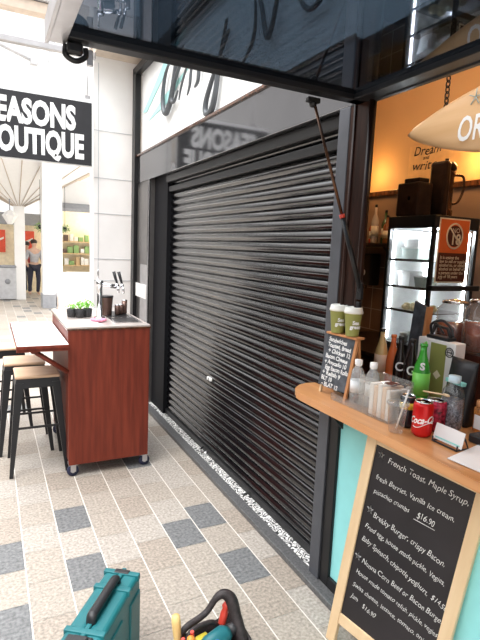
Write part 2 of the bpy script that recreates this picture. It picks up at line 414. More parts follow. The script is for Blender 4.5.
# ---- script fascia lettering
fs = thing('fascia_sign', 'grey handwritten script lettering with pale teal strokes on the white fascia', 'sign', (1.42, 3.4, 2.52))
SC = {'A': [(4.32, 3.14), (4.4, 3.08), (4.46, 2.95), (4.45, 2.83), (4.38, 2.76), (4.3, 2.78), (4.22, 2.87), (4.17, 2.98), (4.12, 3.12), (4.2, 3.22), (4.3, 3.16)],
      'B': [(3.96, 3.18), (4.02, 3.06), (4.11, 3.0), (4.21, 2.89), (4.21, 2.82), (4.14, 2.81), (4.06, 2.87)],
      'C': [(3.84, 3.02), (3.91, 2.96), (3.99, 2.87), (4.03, 2.79)], 'D': [(3.74, 3.02), (3.77, 2.94), (3.79, 2.84), (3.84, 2.78)],
      'E': [(3.6, 3.02), (3.61, 2.92), (3.62, 2.83), (3.68, 2.8)],
      'F': [(3.14, 3.08), (3.2, 2.94), (3.25, 2.83), (3.28, 2.69), (3.33, 2.58), (3.41, 2.55), (3.46, 2.58), (3.45, 2.65), (3.37, 2.75), (3.27, 2.85), (3.1, 3.0)],
      'G': [(2.76, 3.1), (2.74, 2.93), (2.75, 2.85), (2.79, 2.79), (2.9, 2.73)],
      'H': [(2.76, 3.15), (2.72, 3.07), (2.66, 2.95), (2.62, 2.84), (2.58, 2.78), (2.54, 2.83), (2.51, 2.91), (2.47, 3.05), (2.44, 3.15)],
      'I': [(2.32, 2.98), (2.28, 2.88), (2.23, 2.81), (2.17, 2.77), (2.1, 2.78), (2.0, 2.86), (1.92, 2.98)]}
wid = {'A': .028, 'B': .02, 'C': .012, 'D': .014, 'E': .018, 'F': .026, 'G': .014, 'H': .018, 'I': .016}
for k, pts in SC.items():
    c = catmull([(-.012, y - 3.4, z - 2.52) for y, z in pts], 6); m_ = len(c)
    mb = MB().use(M['script']); mb.tube(c, [wid[k] * .85 * (.45 + .55 * math.sin(PI * (i + .5) / m_)) for i in range(m_)], 8)
    mb.build('script_letter', fs)
mb = MB().use(M['tealpaint'])
mb.prism([(.018, 1.78, .42), (.018, 1.66, .40), (.018, 1.05, .62), (.018, .55, .80), (.018, .62, .82), (.018, 1.1, .72)], (-.004, 0, 0))
mb.prism([(.018, 1.6, .30), (.018, 1.0, .34), (.018, .45, .50), (.018, 1.1, .42)], (-.003, 0, 0))
tag(mb.build('painted_stroke', fs), 'pale teal brush stroke')

# ---- black boutique sign hung beside the pier
bs = thing('hanging_sign', 'black rectangular hanging sign with bold white capitals', 'sign', (.34, 5.33, 2.38))
tag(MB().use(M['letterw']).box(-.51, .62, -.02, .02, -.012, .635, .003).build('sign_back', bs), 'white edge border')
MB().use(M['signblack']).box(-.50, .61, -.027, -.015, 0, .6, .002).build('sign_face', bs)
texts_part('lettering', [('SEASONS', (-.34, -.029, .330), (1, 0, 0), (0, 0, 1), dict(size=.30, bold=.014, width=.80))], M['letterw'], bs)
texts_part('lettering', [('BOUTIQUE', (-.34, -.029, .065), (1, 0, 0), (0, 0, 1), dict(size=.31, bold=.014, width=.87))], M['letterw'], bs)
for x in (.57, -.3): MB().use(M['silver']).tube([(x, 0, .63), (x + .004, 0, .80), (x, 0, 1.02)], .004, 6).box(x - .02, x + .03, -.01, .01, .63, .67).build('hanger_cable', bs)
MB().use(M['silver']).box(-.4, .65, -.03, .03, 1.02, 1.08, .006).build('bracket', bs)

# ---- raised hatch (awning flap)
ht = thing('serving_hatch', 'raised smoked-glass hatch in a black frame over the counter', 'hatch', (1.41, 1.76, 2.24))
X0, X1, Y1 = -1.225, -.0, 0.0; YN = -2.4
mb = MB().use(M['black'])
mb.box(X0, X1, -.055, 0, 0, .045, .003).box(X0, X1, YN, YN + .055, 0, .045, .003).box(-.07, 0, YN, 0, 0, .045, .003).box(X0 + .0, X0 + .02, YN, 0, 0, .045, .003)
mb.build('hatch_frame', ht)
MB().use(M['hatchglass']).box(X0 + .02, -.06, YN + .04, -.04, .02, .03).build('hatch_panel', ht)
tag(MB().use(M['silver']).box(X0 - .012, X0 + .0, YN - .01, .01, -.01, .058, .002).box(X0 - .0, X0 + .05, YN, .004, -.004, .004, .001).box(X0, 0, 0, .008, .015, .055, .002).build('edge_trim', ht), 'silver aluminium edge')
mb = MB().use(M['black']).box(X0 + .05, X0 + .10, -.03, .0, -.035, 0, .008)
mb.tube(catmull([(X0 + .05, .0, -.005), (X0 + .05, .0, -.035), (X0 + .08, .0, -.048), (X0 + .11, .0, -.03), (X0 + .11, .0, -.005)]), .009, 8)
mb.build('catch', ht)
mb = MB().use(M['silver']).box(X0 + .115, X0 + .135, .0, .008, -.055, -.005, .003).build('tag_plate', ht)

st = thing('gas_strut', 'thin black gas strut with red band propping up the hatch', 'strut', (1.395, 1.64, 1.47))
a = Vector((0, 0, 0)); b = Vector((1.19 - 1.395, 1.775 - 1.64, 2.235 - 1.47)); md = a.lerp(b, .40)
MB().use(M['black']).tube([a, md], .0105, 12).build('cylinder', st)
tag(MB().use(M['bronze']).tube([md, b], .0065, 10).build('piston_rod', st), 'slim metallic rod')
tag(MB().use(M['toolred']).tube([a.lerp(b, .385), a.lerp(b, .405)], .012, 12).build('band', st), 'red band')
MB().use(M['black']).box(b.x - .03, b.x + .03, b.y - .012, b.y + .012, b.z - .018, b.z + .003, .004).sphere(b + Vector((0, 0, -.02)), .016).build('mounting_bracket', st)
MB().use(M['black']).box(-.008, .008, -.012, .018, -.04, .03, .003).box(-.012, .007, -.01, .01, -.10, -.05, .003).sphere((0, 0, 0), .013).build('mounting_bracket', st)

# ---- counter shelf (fold-out servery top)
ct = thing('serving_counter', 'long varnished pine serving counter with rounded corner', 'counter', (1.42, 0, .965))
pts = []
for k in range(9):
    t = k / 8 * PI / 2; pts.append((-.20 + .085 * (1 - math.cos(PI / 2 - t)) * 1 - 0.0, 1.93 - .085 * (1 - math.sin(PI / 2 - (PI / 2 - t))), 0))
pts = [(-.20, -.9, 0), (-.20, 1.77, 0)] + [(-.20 + .12 * (1 - math.cos(t)), 1.77 + .15 * math.sin(t), 0) for t in [PI / 2 * k / 8 for k in range(1, 9)]] + [(-.01, 1.89, 0), (-.01, 1.70, 0), (.0, 1.66, 0), (.74, 1.66, 0), (.74, 1.95, 0), (.745, -.9, 0)]
pts = [(-.20, -.9, 0), (-.20, 1.77, 0)] + [(-.20 + .12 * (1 - math.cos(t)), 1.77 + .15 * math.sin(t), 0) for t in [PI / 2 * k / 8 for k in range(1, 9)]] + [(-.022, 1.92, 0), (-.022, 1.665, 0), (.75, 1.665, 0), (.75, -.9, 0)]
mb = MB().use(M['counter']).prism(pts, (0, 0, .033))
bmesh.ops.bevel(mb.bm, geom=[e for e in mb.bm.edges if abs(e.verts[0].co.z - e.verts[1].co.z) < 1e-5], offset=.006, segments=2, affect='EDGES')
mb.build('countertop', ct)
for y in (.1, 1.70): MB().use(M['black']).prism([(-.14, y, 0), (-.012, y, 0), (-.012, y, -.13)], (0, .02, 0)).build('bracket', ct)

# ================================================================== KIOSK INTERIOR
# back counter
bc = thing('back_counter', 'dark red-brown back counter under the display fridge', 'cabinet', (2.9, 1.2, .01))
MB().use(M['darkred']).box(-.33, .38, -2.1, 2.4, 0, .86, .004).build('carcass', bc)
MB().use(M['dark']).box(-.37, .385, -2.1, 2.43, .86, .885, .004).build('worktop', bc)
for k in range(4): MB().use(M['darkred']).box(-.345, -.33, -2.0 + k * 1.08, -.97 + k * 1.08, .05, .83, .004).build('door', bc)

# fridge
fr = thing('display_fridge', 'tall black-framed glass display fridge with white lit shelves', 'fridge', (2.83, 2.61, .897))
W = .215; Hf = 1.0
mb = MB().use(M['fridgeblack']).box(-W, W, -W, W, 0, .10, .006).box(-W, W, -W, W, Hf - .085, Hf, .006)
for sx in (-1, 1):
    for sy in (-1, 1): mb.box(sx * W - (0 if sx < 0 else .026), sx * W + (.026 if sx < 0 else 0), sy * W - (0 if sy < 0 else .026), sy * W + (.026 if sy < 0 else 0), .1, Hf - .085, .002)
mb.build('cabinet_frame', fr)
MB().use(M['fridgeblack']).box(-W - .004, W + .03, -W - .03, -W + .01, .50, .535, .004).build('door_rail', fr)
for nm, bx in (('glass_panel', (-W + .004, -W + .008, -W + .02, W - .02, .1, Hf - .085)), ('glass_panel', (W - .008, W - .004, -W + .02, W - .02, .1, Hf - .085)),
               ('glass_door', (-W + .02, W - .02, -W + .004, -W + .008, .1, Hf - .085)), ('glass_panel', (-W + .02, W - .02, W - .008, W - .004, .1, Hf - .085))):
    MB().use(M['glass']).box(*bx).build(nm, fr)
tag(MB().use(M['fridgewhite']).box(-W + .03, W - .03, W - .03, W - .015, .1, Hf - .09).box(W - .03, W - .015, -W + .05, W - .02, .1, Hf - .09).build('lining', fr), 'white lining')
for z in (.33, .50, .69):
    MB().use(M['steel']).box(-W + .03, W - .03, -W + .03, W - .03, z, z + .006).box(-W + .02, -W + .03, -W + .03, W - .03, z - .004, z + .014).build('shelf', fr)
for (x, y) in ((-W + .035, W - .04), (W - .04, -W + .04), (W - .04, W - .05)): tag(MB().use(M['led']).box(x, x + .012, y, y + .012, .12, Hf - .1).build('light_strip', fr), 'glowing white strip')
sk = MB().use(M['cream']).box(-.175, .115, -W - .006, -W - .001, .555, .985, .003)
sko = tag(sk.build('warning_sticker', fr), 'orange and brown age warning sticker')
MB().use(M['orange']).box(-.165, .105, -W - .008, -W - .005, .755, .975).use(M['brownst']).box(-.165, .105, -W - .008, -W - .005, .565, .755).build('sticker_print', sko)
cc = Vector((-.03, -W - .009, .868)); mb = MB().use(M['cream'])
mb.tube([cc + Vector((.074 * math.cos(2 * PI * k / 28), 0, .082 * math.sin(2 * PI * k / 28))) for k in range(28)], .006, 6, closed=True)
mb.tube([cc + Vector((-.05, -.005, .05)), cc + Vector((.05, -.005, -.055))], .005, 6)
mb.build('ring_symbol', sko)
mb = MB().use(M['brownst']); mb.lathe([(.0001, -.0015), (.07, -.0015), (.07, .0), (.0001, 0)], cc, 28, 'y', sm=False); mb.build('symbol_disc', sko)
for it in [('18', cc + Vector((-.042, -.004, -.055)), (1, 0, 0), (0, 0, 1), dict(size=.10, bold=.002)), ('NO', cc + Vector((-.03, -.004, .022)), (1, 0, 0), (0, 0, 1), dict(size=.045)),
    ('It is against the\nlaw to sell or supply\nalcohol to, or obtain\nalcohol on behalf of,\na person under the\nage of 18 years', (-.15, -W - .011, .715), (1, 0, 0), (0, 0, 1), dict(size=.030, bold=.0006, line=.85)),
    ('> qld', (-.155, -W - .011, .578), (1, 0, 0), (0, 0, 1), dict(size=.02))]: texts_part('lettering', [it], M['cream'], sko)
# food in the fridge
def tub(x, y, z, w, d, h, m, label, grp, name='food_tub', cat='tub'):
    t = thing(name, label, cat, (2.83 + x, 2.61 + y, .897 + z), 0, grp)
    MB().use(m).hexa([(-w * .42, -d * .42, 0), (w * .42, -d * .42, 0), (w * .42, d * .42, 0), (-w * .42, d * .42, 0), (-w / 2, -d / 2, h), (w / 2, -d / 2, h), (w / 2, d / 2, h), (-w / 2, d / 2, h)]).build('tub_body', t)
    MB().use(M['foodwhite']).box(-w / 2 - .004, w / 2 + .004, -d / 2 - .004, d / 2 + .004, h, h + .008, .002).build('lid', t)
tub(-.06, .06, .697, .16, .16, .08, M['foodgrey'], 'grey-green tub, lower of two stacked on the top fridge shelf', None)
tub(-.06, .06, .787, .15, .15, .05, M['foodwhite'], 'milky white tub stacked on top in the display fridge', None)
tub(-.07, .10, .507, .13, .12, .10, M['foodwhite'], 'white tub at the back of the middle fridge shelf', None)
tub(-.08, -.06, .507, .12, .11, .07, M['foodgrey'], 'grey tub nearest the corner on the middle fridge shelf', None)
for k in range(6):
    x = -.13 + (k % 2) * .07; y = -.12 + (k // 2) * .085
    o = MB().use(M['cream_food']).sphere((0, 0, .022), .036, 1, 1.05, .62).sphere((.004, 0, .042), .022, 1, 1.2, .5).build('pastry')
    o.location = (2.83 + x, 2.61 + y, .897 + .337); tag(o, 'cream pastry in the row on the lower fridge shelf', 'pastry', 'pastries on the lower fridge shelf')
for k in range(6):
    x = -.13 + (k % 2) * .075; y = -.12 + (k // 2) * .085
    o = MB().use(M['foodwhite']).lathe([(.024, 0), (.032, .06), (.034, .062), (.034, .07), (.001, .071)], seg=14).build('dessert_pot')
    o.location = (2.83 + x, 2.61 + y, .897 + .101); tag(o, 'small white pot on the floor of the display fridge', 'pot', 'white pots at the bottom of the fridge')

# things on top of the fridge
t = thing('metal_canister', 'tall dark bronze canister standing on top of the fridge', 'canister', (2.90, 2.60, 1.899))
MB().use(M['bronze']).lathe([(.062, 0), (.066, .01), (.066, .05), (.058, .06), (.058, .28), (.066, .30), (.066, .33)], seg=24).build('canister_body', t)
MB().use(M['ironblack']).lathe([(.070, .33), (.070, .36), (.05, .385), (.015, .395), (.015, .41), (.001, .412)], seg=24).build('lid', t)
MB().use(M['bronze']).tube(catmull([(.055, -.03, .30), (.12, -.05, .29), (.13, -.05, .20), (.10, -.04, .12), (.055, -.03, .10)]), .009, 8).build('handle', t)
MB().use(M['ironblack']).box(-.085, -.02, -.07, .07, .0, .385, .02).build('side_housing', t)
t = thing('dark_machine', 'low black boxy appliance on the fridge left of the bronze canister', 'appliance', (2.70, 2.66, 1.899))
MB().use(M['ironblack']).box(-.07, .07, -.08, .12, 0, .23, .012).build('body', t)
MB().use(M['ironblack']).box(-.05, .05, -.06, .08, .23, .26, .008).build('top_hopper', t)
MB().use(M['steel']).lathe([(.014, 0), (.014, .02)], (-.07, 0, .12), 12, 'x').build('knob', t)

# wall decal + panel
t = thing('wall_panel', 'cream wall panel with black handwritten words above the fridge', 'wall art', (3.29, 3.0, 2.21))
MB().use(mat('cream_orange_panel', (.83, .52, .24), .6)).box(-.006, .006, -1.2, .36, 0, .345, .002).build('backing_panel', t)
texts_part('lettering', [('Dream', (-.009, .31, .255), (0, -1, 0), (0, 0, 1), dict(size=.105, shear=.25, jitter=.03, width=.29)),
                         ('and', (-.009, .20, .215), (0, -1, 0), (0, 0, 1), dict(size=.045, shear=.25, jitter=.03)),
                         ('write', (-.009, .32, .135), (0, -1, 0), (0, 0, 1), dict(size=.105, shear=.25, jitter=.03, width=.26))], M['blacklab'], t)

# shelf with bottles + framed things at left of back wall
ws = thing('wall_shelf', 'dark wall shelf holding bottles on the back wall', 'shelf', (3.15, 3.95, 1.72))
MB().use(M['dark']).box(-.13, .14, -.66, .55, -.03, 0, .003).build('shelf_board', ws)
for y in (-.6, .48): MB().use(M['dark']).prism([(.13, y, -.03), (-.08, y, -.03), (.13, y, -.2)], (0, .02, 0)).build('bracket', ws)
def bar_bottle(kind, h, r):
    t = thing('bottle', 'x', 'bottle', (0, 0, 0))
    MB().use(M['bottleset'][kind]).lathe([(r * .9, 0), (r, .01), (r, h * .58), (r * .7, h * .68), (r * .34, h * .76), (r * .32, h * .94)], seg=14).build('bottle_body', t)
    tag(MB().use(M['gunmetal']).lathe([(r * .36, h * .93), (r * .36, h), (.0005, h + .001)], seg=12).build('cap', t), 'dark cap')
    tag(MB().use(M['cream']).lathe([(r * 1.02, h * .18), (r * 1.02, h * .45)], seg=14).build('label_band', t), 'cream label')
    return t
protos = [bar_bottle(k, .24 + .05 * (k % 3), .034) for k in range(4)]
cnt = 0
for k in range(10):
    p = protos[k % 4]; o = p if k < 4 else copy_tree(p)
    o.location = (3.10 + .05 * (k % 2), 3.36 + k * .078, 1.721)
    tag(o, 'liquor bottle in the row on the dark back-wall shelf', 'bottle', 'bottles on the back-wall shelf')
t = thing('soap_dispenser', 'black wall-mounted box dispenser on the tiled wall below the bottle shelf', 'dispenser', (3.241, 3.72, 1.33))
MB().use(M['blacklab']).box(-.06, .06, -.10, .10, 0, .30, .015).build('housing', t)
tag(MB().use(M['paper']).lathe([(.001, -.004), (.03, -.004), (.03, .004)], (-.06, 0, .12), 16, 'x').build('round_emblem', t), 'pale round emblem')
MB().use(M['steel']).box(-.08, -.04, -.05, .05, -.03, 0, .004).build('nozzle', t)

# surfboard sign
sb = thing('surfboard_sign', 'wooden surfboard-shaped sign with white lettering hung on a chain', 'sign', (1.62, 1.0, 2.13), 0)
L = .675; N = 44; mb = MB().use(M['surf'])
def hw(t):   # half width along the board, t 0..1 from far tip
    return .150 * (math.sin(PI * min(1, max(0, t))) ** .72)
rings = []
for i in range(N + 1):
    t = .002 + .996 * i / N; y = L * (1 - 2 * t); w = max(hw(t), .003); zc = .0
    ring = []
    for k in range(14):
        a = 2 * PI * k / 14; ring.append(mb.bm.verts.new((.016 * math.sin(a) * min(1, w / .03 + .2), y, zc + w * math.cos(a))))
    rings.append(ring)
for A, B in zip(rings, rings[1:]):
    for k in range(14): mb.bm.faces.new([A[k], A[(k + 1) % 14], B[(k + 1) % 14], B[k]]).smooth = True
mb.bm.faces.new(rings[0]); mb.bm.faces.new(rings[-1][::-1]); mb.build('board', sb)
texts_part('lettering', [('ORDER HERE', (-.0175, .408, -.075), (0, -1, .0), (0, 0, 1), dict(size=.125, jitter=.02, bold=.002, width=.50, shear=.15))], M['letterw'], sb)
mb = MB().use(M['foodgrey'])
for k in range(5):
    a = k * 1.25 + .4; mb.tube([(-.0175, .335, .075), (-.0175, .335 + .03 * math.cos(a), .075 + .03 * math.sin(a))], .002, 5)
tag(mb.build('palm_motif', sb), 'small grey-green palm motif')
def chain(name, x, y, z0, z1, lab):
    mb = MB().use(M['chain']); k = 0; z = z0; 
    while z < z1:
        pts = [(math.cos(a) * .009 * (k % 2), math.cos(a) * .009 * ((k + 1) % 2), z - z0 + .012 + .014 * math.sin(a)) for a in [2 * PI * j / 12 for j in range(12)]]
        mb.tube(pts, .0028, 6, closed=True); z += .021; k += 1
    o = mb.build(name); o.location = (x, y, z0); return tag(o, lab, 'chain')
chain('hanging_chain', 1.62, 1.485, 2.195, 3.09, 'dark metal chain holding up the pointed end of the surfboard sign')

# riser with drink jars behind the servery
rs = thing('counter_riser', 'dark timber riser behind the white carton, carrying the tea jars', 'riser', (1.97, 1.38, 1.0))
MB().use(M['darkred']).box(-.14, .16, -.42, .30, 0, .215, .005).build('riser_box', rs)
def tea_jar(x, y, r, h, lab, fill):
    t = thing('drink_jar', lab, 'jar', (x, y, 1.216))
    MB().use(M['tea']).lathe([(r * .80, .008), (r * .92, .02), (r * .93, h * fill), (.001, h * fill + .001)], seg=28).build('tea', t)
    MB().use(M['acrylic']).lathe([(r * .85, 0), (r, .015), (r, h * .86), (r * .72, h * .95), (r * .72, h)], seg=28).build('jar_glass', t)
    MB().use(M['chrome']).lathe([(r * .76, h * .985), (r * .76, h * 1.04), (r * .2, h * 1.08), (.001, h * 1.09)], seg=24).build('jar_lid', t)
    MB().use(M['chrome']).tube([(-r * .9, 0, .04), (-r - .03, 0, .04), (-r - .035, 0, .02)], .006, 8).build('tap', t)
tea_jar(1.90, 1.425, .080, .22, 'large glass jar of red-brown iced tea at the right edge', .62)
tea_jar(1.93, 1.600, .078, .20, 'glass jar of red-brown tea below the age warning sticker', .55)
t = thing('bulldog_stand', 'black tangled clip stand on top of the white carton', 'stand', (1.712, 1.475, 1.276))
MB().use(M['blacklab']).box(-.024, .024, -.06, .06, 0, .014, .004).tube([(0, -.05, .01), (0, -.03, .05), (0, .03, .055), (0, .055, .01)], .007, 8).build('stand_base', t)
MB().use(M['blacklab']).tube(catmull([(0, .05, .01), (-.02, .04, .06), (0, .0, .08), (.01, -.04, .05), (0, -.06, .02)]), .006, 8).tube(catmull([(-.03, .02, .02), (-.03, .01, .07), (-.02, -.03, .03)]), .004, 6).build('wire_loop', t)

# white carton
t = thing('cup_carton', 'white carton printed with a green leaf and an olive cup', 'box', (1.68, 1.45, 1.0))
MB().use(M['paper']).box(0, .06, -.080, .118, 0, .275, .004).build('carton', t)
tag(MB().use(M['olive']).box(-.002, .001, -.035, .045, .03, .262).build('printed_cup', t), 'olive printed cup panel')
mb = MB().use(M['greenlab']); mb.prism([(0, .105, .20), (0, .085, .25), (0, .07, .26), (0, .062, .245), (0, .075, .22)], (-.002, 0, 0)); tag(mb.build('printed_leaf', t), 'green leaf print')
mb = MB().use(M['blacklab']); mb.tube([(-.001, -.052 + .019 * math.cos(2 * PI * k / 24), .235 + .019 * math.sin(2 * PI * k / 24)) for k in range(24)], .0022, 6, closed=True)
mb.box(-.002, 0, -.066, -.038, .233, .237); mb.tube([(-.001, -.052 + .011 * math.cos(2 * PI * k / 16), .235 + .012 * math.sin(2 * PI * k / 16)) for k in range(16)], .0014, 6, closed=True)
tag(mb.build('round_emblem', t), 'black ring emblem')
mb = MB().use(M['cream']); mb.prism([(-.002, .02, .13), (-.002, .0, .15), (-.002, -.02, .13), (-.002, .0, .11)], (-.001, 0, 0)); mb.build('emblem', t)

# tablet / menu board leaning
t = thing('menu_stand', 'grey slab menu stand with timber edge leaning behind the bottles', 'menu stand', (1.70, 1.63, 1.0))
MB().use(M['boardgrey']).hexa([(0, -.045, 0), (.012, -.045, 0), (.012, .035, 0), (0, .035, 0), (.03, -.045, .40), (.042, -.045, .40), (.042, .025, .42), (.03, .025, .42)]).build('slab', t)
tag(MB().use(M['frameor']).hexa([(-.002, -.056, 0), (.03, -.056, 0), (.03, -.045, 0), (-.002, -.045, 0), (.028, -.056, .40), (.06, -.056, .40), (.06, -.045, .40), (.028, -.045, .40)]).build('timber_edge', t), 'orange timber edge')

# drink bottles
def drink(name, lab, x, y, h, r, body, labm=None, cap='alu', lz=(.25, .55), mark=None, z=1.0):
    t = thing(name, lab, 'bottle', (x, y, z))
    MB().use(M[body]).lathe([(r * .85, 0), (r, .008), (r * .99, h * .2), (r, h * .55), (r * .86, h * .66), (r * .5, h * .80), (r * .38, h * .88), (r * .38, h * .955)], seg=22).build('bottle_body', t)
    MB().use(M[cap]).lathe([(r * .45, h * .95), (r * .45, h * .995), (r * .3, h), (.0005, h)], seg=18).build('cap', t)
    if labm: tag(MB().use(M[labm]).lathe([(r * 1.015, h * lz[0]), (r * 1.02, h * lz[1])], seg=22).build('label_band', t), labm.replace('_', ' ') + ' wrap')
    return t
C_ = math.radians(225)
drink('drink_bottle', 'pale amber glass bottle with peach label, leftmost of the tall bottles', 1.62, 1.725, .285, .030, 'amber', 'peach', 'gunmetal', (.30, .58))
drink('drink_bottle', 'orange-red drink bottle beside the amber bottle', 1.62, 1.648 + .005, .27, .027, 'orangedr', None, 'orangedr')
t = drink('drink_bottle', 'dark cola bottle between the orange bottle and another dark bottle', 1.60, 1.588, .275, .026, 'cola', None, 'blacklab')
wrap_text('logo', 'C', M['letterw'], t, .0268, .125, C_, .055, bold=.001)
t = drink('drink_bottle', 'dark cola bottle directly left of the green bottle', 1.595, 1.515, .275, .027, 'cola', None, 'blacklab')
wrap_text('logo', 'G', M['letterw'], t, .0278, .125, C_, .055, bold=.001)
tag(MB().use(M['paper']).sphere((-.018, -.018, .06), .016).build('round_label', t), 'white round label')
t = drink('drink_bottle', 'bright green bottle standing before the white carton', 1.575, 1.437, .272, .034, 'green', 'greenlab', 'green', (.22, .56))
wrap_text('logo', 'S', M['letterw'], t, .0330, .168, C_, .04, bold=.002)

# small A-frame menu board with two cups
an = math.atan2(-1, .08)
ab = thing('table_menu_board', 'small chalked A-frame menu board with pine legs on the counter corner', 'menu board', (1.305, 1.79, .999), an)
hB = .262; bw = .185
def fp(x, z, off=0): return (x, .008 + .050 * z / hB + off, z)
tag(MB().use(M['boardgrey']).hexa([fp(.0, .035), fp(bw - .014, .035), fp(bw - .014, .035, .008), fp(.0, .035, .008), fp(.0, hB), fp(bw - .014, hB), fp(bw - .014, hB, .006), fp(0, hB, .006)]).build('chalk_panel', ab), 'dusty grey chalk panel')
mb = MB().use(M['frameor']).hexa([fp(bw - .014, 0), fp(bw, 0), fp(bw, 0, .012), fp(bw - .014, 0, .012), fp(bw - .014, hB), fp(bw, hB), fp(bw, hB, .010), fp(bw - .014, hB, .010)]).build('leg', ab)
MB().use(M['frame']).hexa([fp(.006, 0, .008), fp(.018, 0, .008), fp(.018, 0, .018), fp(.006, 0, .018), fp(.006, hB - .01, .008), fp(.018, hB - .01, .008), fp(.018, hB - .01, .012), fp(.006, hB - .01, .012)]).build('leg', ab)
for x in (0, bw - .012):
    MB().use(M['frameor']).hexa([(x, .096, 0), (x + .012, .096, 0), (x + .012, .108, 0), (x, .108, 0), (x, .062, hB), (x + .012, .062, hB), (x + .012, .072, hB), (x, .072, hB)]).build('leg', ab)
MB().use(M['frameor']).hexa([(.012, .098, .03), (bw - .012, .098, .03), (bw - .012, .104, .03), (.012, .104, .03), (.012, .064, hB), (bw - .012, .064, hB), (bw - .012, .070, hB), (.012, .070, hB)]).build('rear_panel', ab)
MB().use(M['frameor']).box(-.002, bw + .002, .046, .094, hB, hB + .010, .002).build('top_plank', ab)
lines = ['Sandwiches', 'Toasted, Bread', '+ Chicken 12', 'Bacon Cheese', '+ Avocado 10', 'Egg Bacon Rolls', '+ Relish 9', 'BLT 10', '- BLAT 12']
up = Vector((0, .050, hB)).normalized(); its = []
for k, l in enumerate(lines):
    z = hB - .030 - k * .0245; p = Vector(fp(.014 + .010 * (k % 3 == 2), z)) + Vector((0, -.0015, 0))
    its.append((l, p, (1, 0, -.03), up, dict(size=.026, bold=.0009, jitter=.04, seed=k, width=min(.145, .0115 * len(l)))))
for it in its: texts_part('writing', [it], M['chalk'], ab)
# cups on the board's top plank
def cup(lab, x, y, z):
    t = thing('paper_cup', lab, 'cup', (x, y, z), random.random() * 0)
    MB().use(M['olive']).lathe([(.027, 0), (.0275, .002), (.037, .098), (.0385, .100)], seg=28).build('cup_body', t)
    MB().use(M['lid']).lathe([(.0405, .097), (.0405, .106), (.038, .109), (.036, .122), (.033, .124), (.031, .120), (.001, .119)], seg=28).build('lid', t)
    mb = MB().use(M['lid'])
    wrap_text('logo', 'Sea\ngreen', M['letterw'], t, .0350, .052, C_ + .5, .022, bold=.001, line=.8)
    return t
cup('olive takeaway cup with white lid, left of the two on the menu board', 1.372, 1.745, 1.273)
cup('olive takeaway cup with white lid, right of the two on the menu board', 1.380, 1.655, 1.273)

# acrylic organiser with bottles and napkins
t = thing('acrylic_tray', 'clear acrylic organiser along the counter edge', 'tray', (1.30, 1.49, .999), math.radians(2))
MB().use(M['acrylic']).box(0, .12, -.16, .17, 0, .004).build('base', t)
MB().use(M['acrylic']).box(0, .003, -.16, .17, .004, .028).box(.117, .12, -.16, .17, .004, .06).box(0, .12, .167, .17, .004, .03).build('lip', t)
MB().use(M['acrylic']).box(.0, .003, -.16, .0, .028, .15).box(.117, .12, -.16, .0, .06, .15).box(.0, .12, -.163, -.16, .0, .15).box(0, .12, 0, .003, .004, .15).build('divider_box', t)
t = thing('napkin_stack', 'stack of folded pale napkins in the clear organiser', 'napkins', (1.36, 1.395, 1.004))
for k in range(5): MB().use([M['paper'], M['peach']][k % 2]).box(-.045, .045, -.058 + k * .0225, -.058 + k * .0225 + .020, 0, .118 + .006 * (k % 3), .003).build('napkin', t)
t = thing('sauce_sachet', 'brown sauce sachet lying on the napkins', 'sachet', (1.355, 1.37, 1.136)); 
MB().use(M['brownst']).box(-.02, .02, -.02, .02, 0, .006, .002).build('sachet', t)
def water(lab, x, y):
    t = thing('water_bottle', lab, 'bottle', (x, y, 1.003))
    MB().use(M['pet']).lathe([(.024, 0), (.029, .008), (.028, .03), (.029, .05), (.028, .08), (.029, .115), (.024, .14), (.013, .158), (.012, .168)], seg=22).build('bottle_body', t)
    tag(MB().use(M['paper']).lathe([(.012, .160), (.0155, .166), (.0155, .186), (.001, .187)], seg=16).build('cap', t), 'white cap')
    tag(MB().use(M['foodwhite']).lathe([(.0295, .05), (.0295, .10)], seg=22).build('label_band', t), 'pale label')
water('clear small water bottle with white cap nearest the menu board', 1.355, 1.568)
water('clear small water bottle with white cap beside the napkins', 1.378, 1.503)
t = thing('sugar_packet', 'small black packet behind the foot of the menu board', 'packet', (1.385, 1.652, 1.003)); MB().use(M['blacklab']).box(-.014, .014, -.012, .012, 0, .045, .003).build('packet', t)
# clear cup with straw
t = thing('plastic_cup', 'clear plastic cup with a straw at the counter edge', 'cup', (1.283, 1.262, .999))
MB().use(M['acrylic']).lathe([(.024, 0), (.026, .003), (.036, .100), (.038, .102)], seg=26).build('cup_body', t)
MB().use(M['acrylic']).lathe([(.040, .100), (.040, .108), (.036, .112), (.001, .112)], seg=26).build('lid', t)
tag(MB().use(M['paper']).tube([(0, .0, .01), (.015, -.03, .16)], .003, 8).build('straw', t), 'white straw')
# cans
def can(lab, x, y, m, r=.033, h=.122):
    t = thing('drink_can', lab, 'can', (x, y, .999))
    MB().use(M[m]).lathe([(r * .76, 0), (r * .95, .008), (r, .014), (r, h - .014), (r * .86, h - .004)], seg=28).build('can_body', t)
    MB().use(M['alu']).lathe([(r * .86, h - .005), (r * .86, h), (r * .80, h), (r * .78, h - .004), (.001, h - .004)], seg=28).build('can_lid', t)
    MB().use(M['alu']).lathe([(.008, 0), (.008, .0015), (.001, .0015)], (-.006, 0, h - .004), 12).build('ring_pull', t)
    return t
t = can('black and yellow drink can left of the red can', 1.362, 1.292, 'navy', .029, .118)
tag(MB().use(M['yellow']).lathe([(.0293, .070), (.0293, .094)], seg=28).build('label_band', t), 'yellow band')
t = can('bright red can with white flowing script', 1.345, 1.203, 'red', .035, .125)
wrap_text('lettering', 'Coca-Cola', M['letterw'], t, .0354, .052, C_ + .1, .034, slope=.10, bold=.0010, shear=.45, sx=.80)
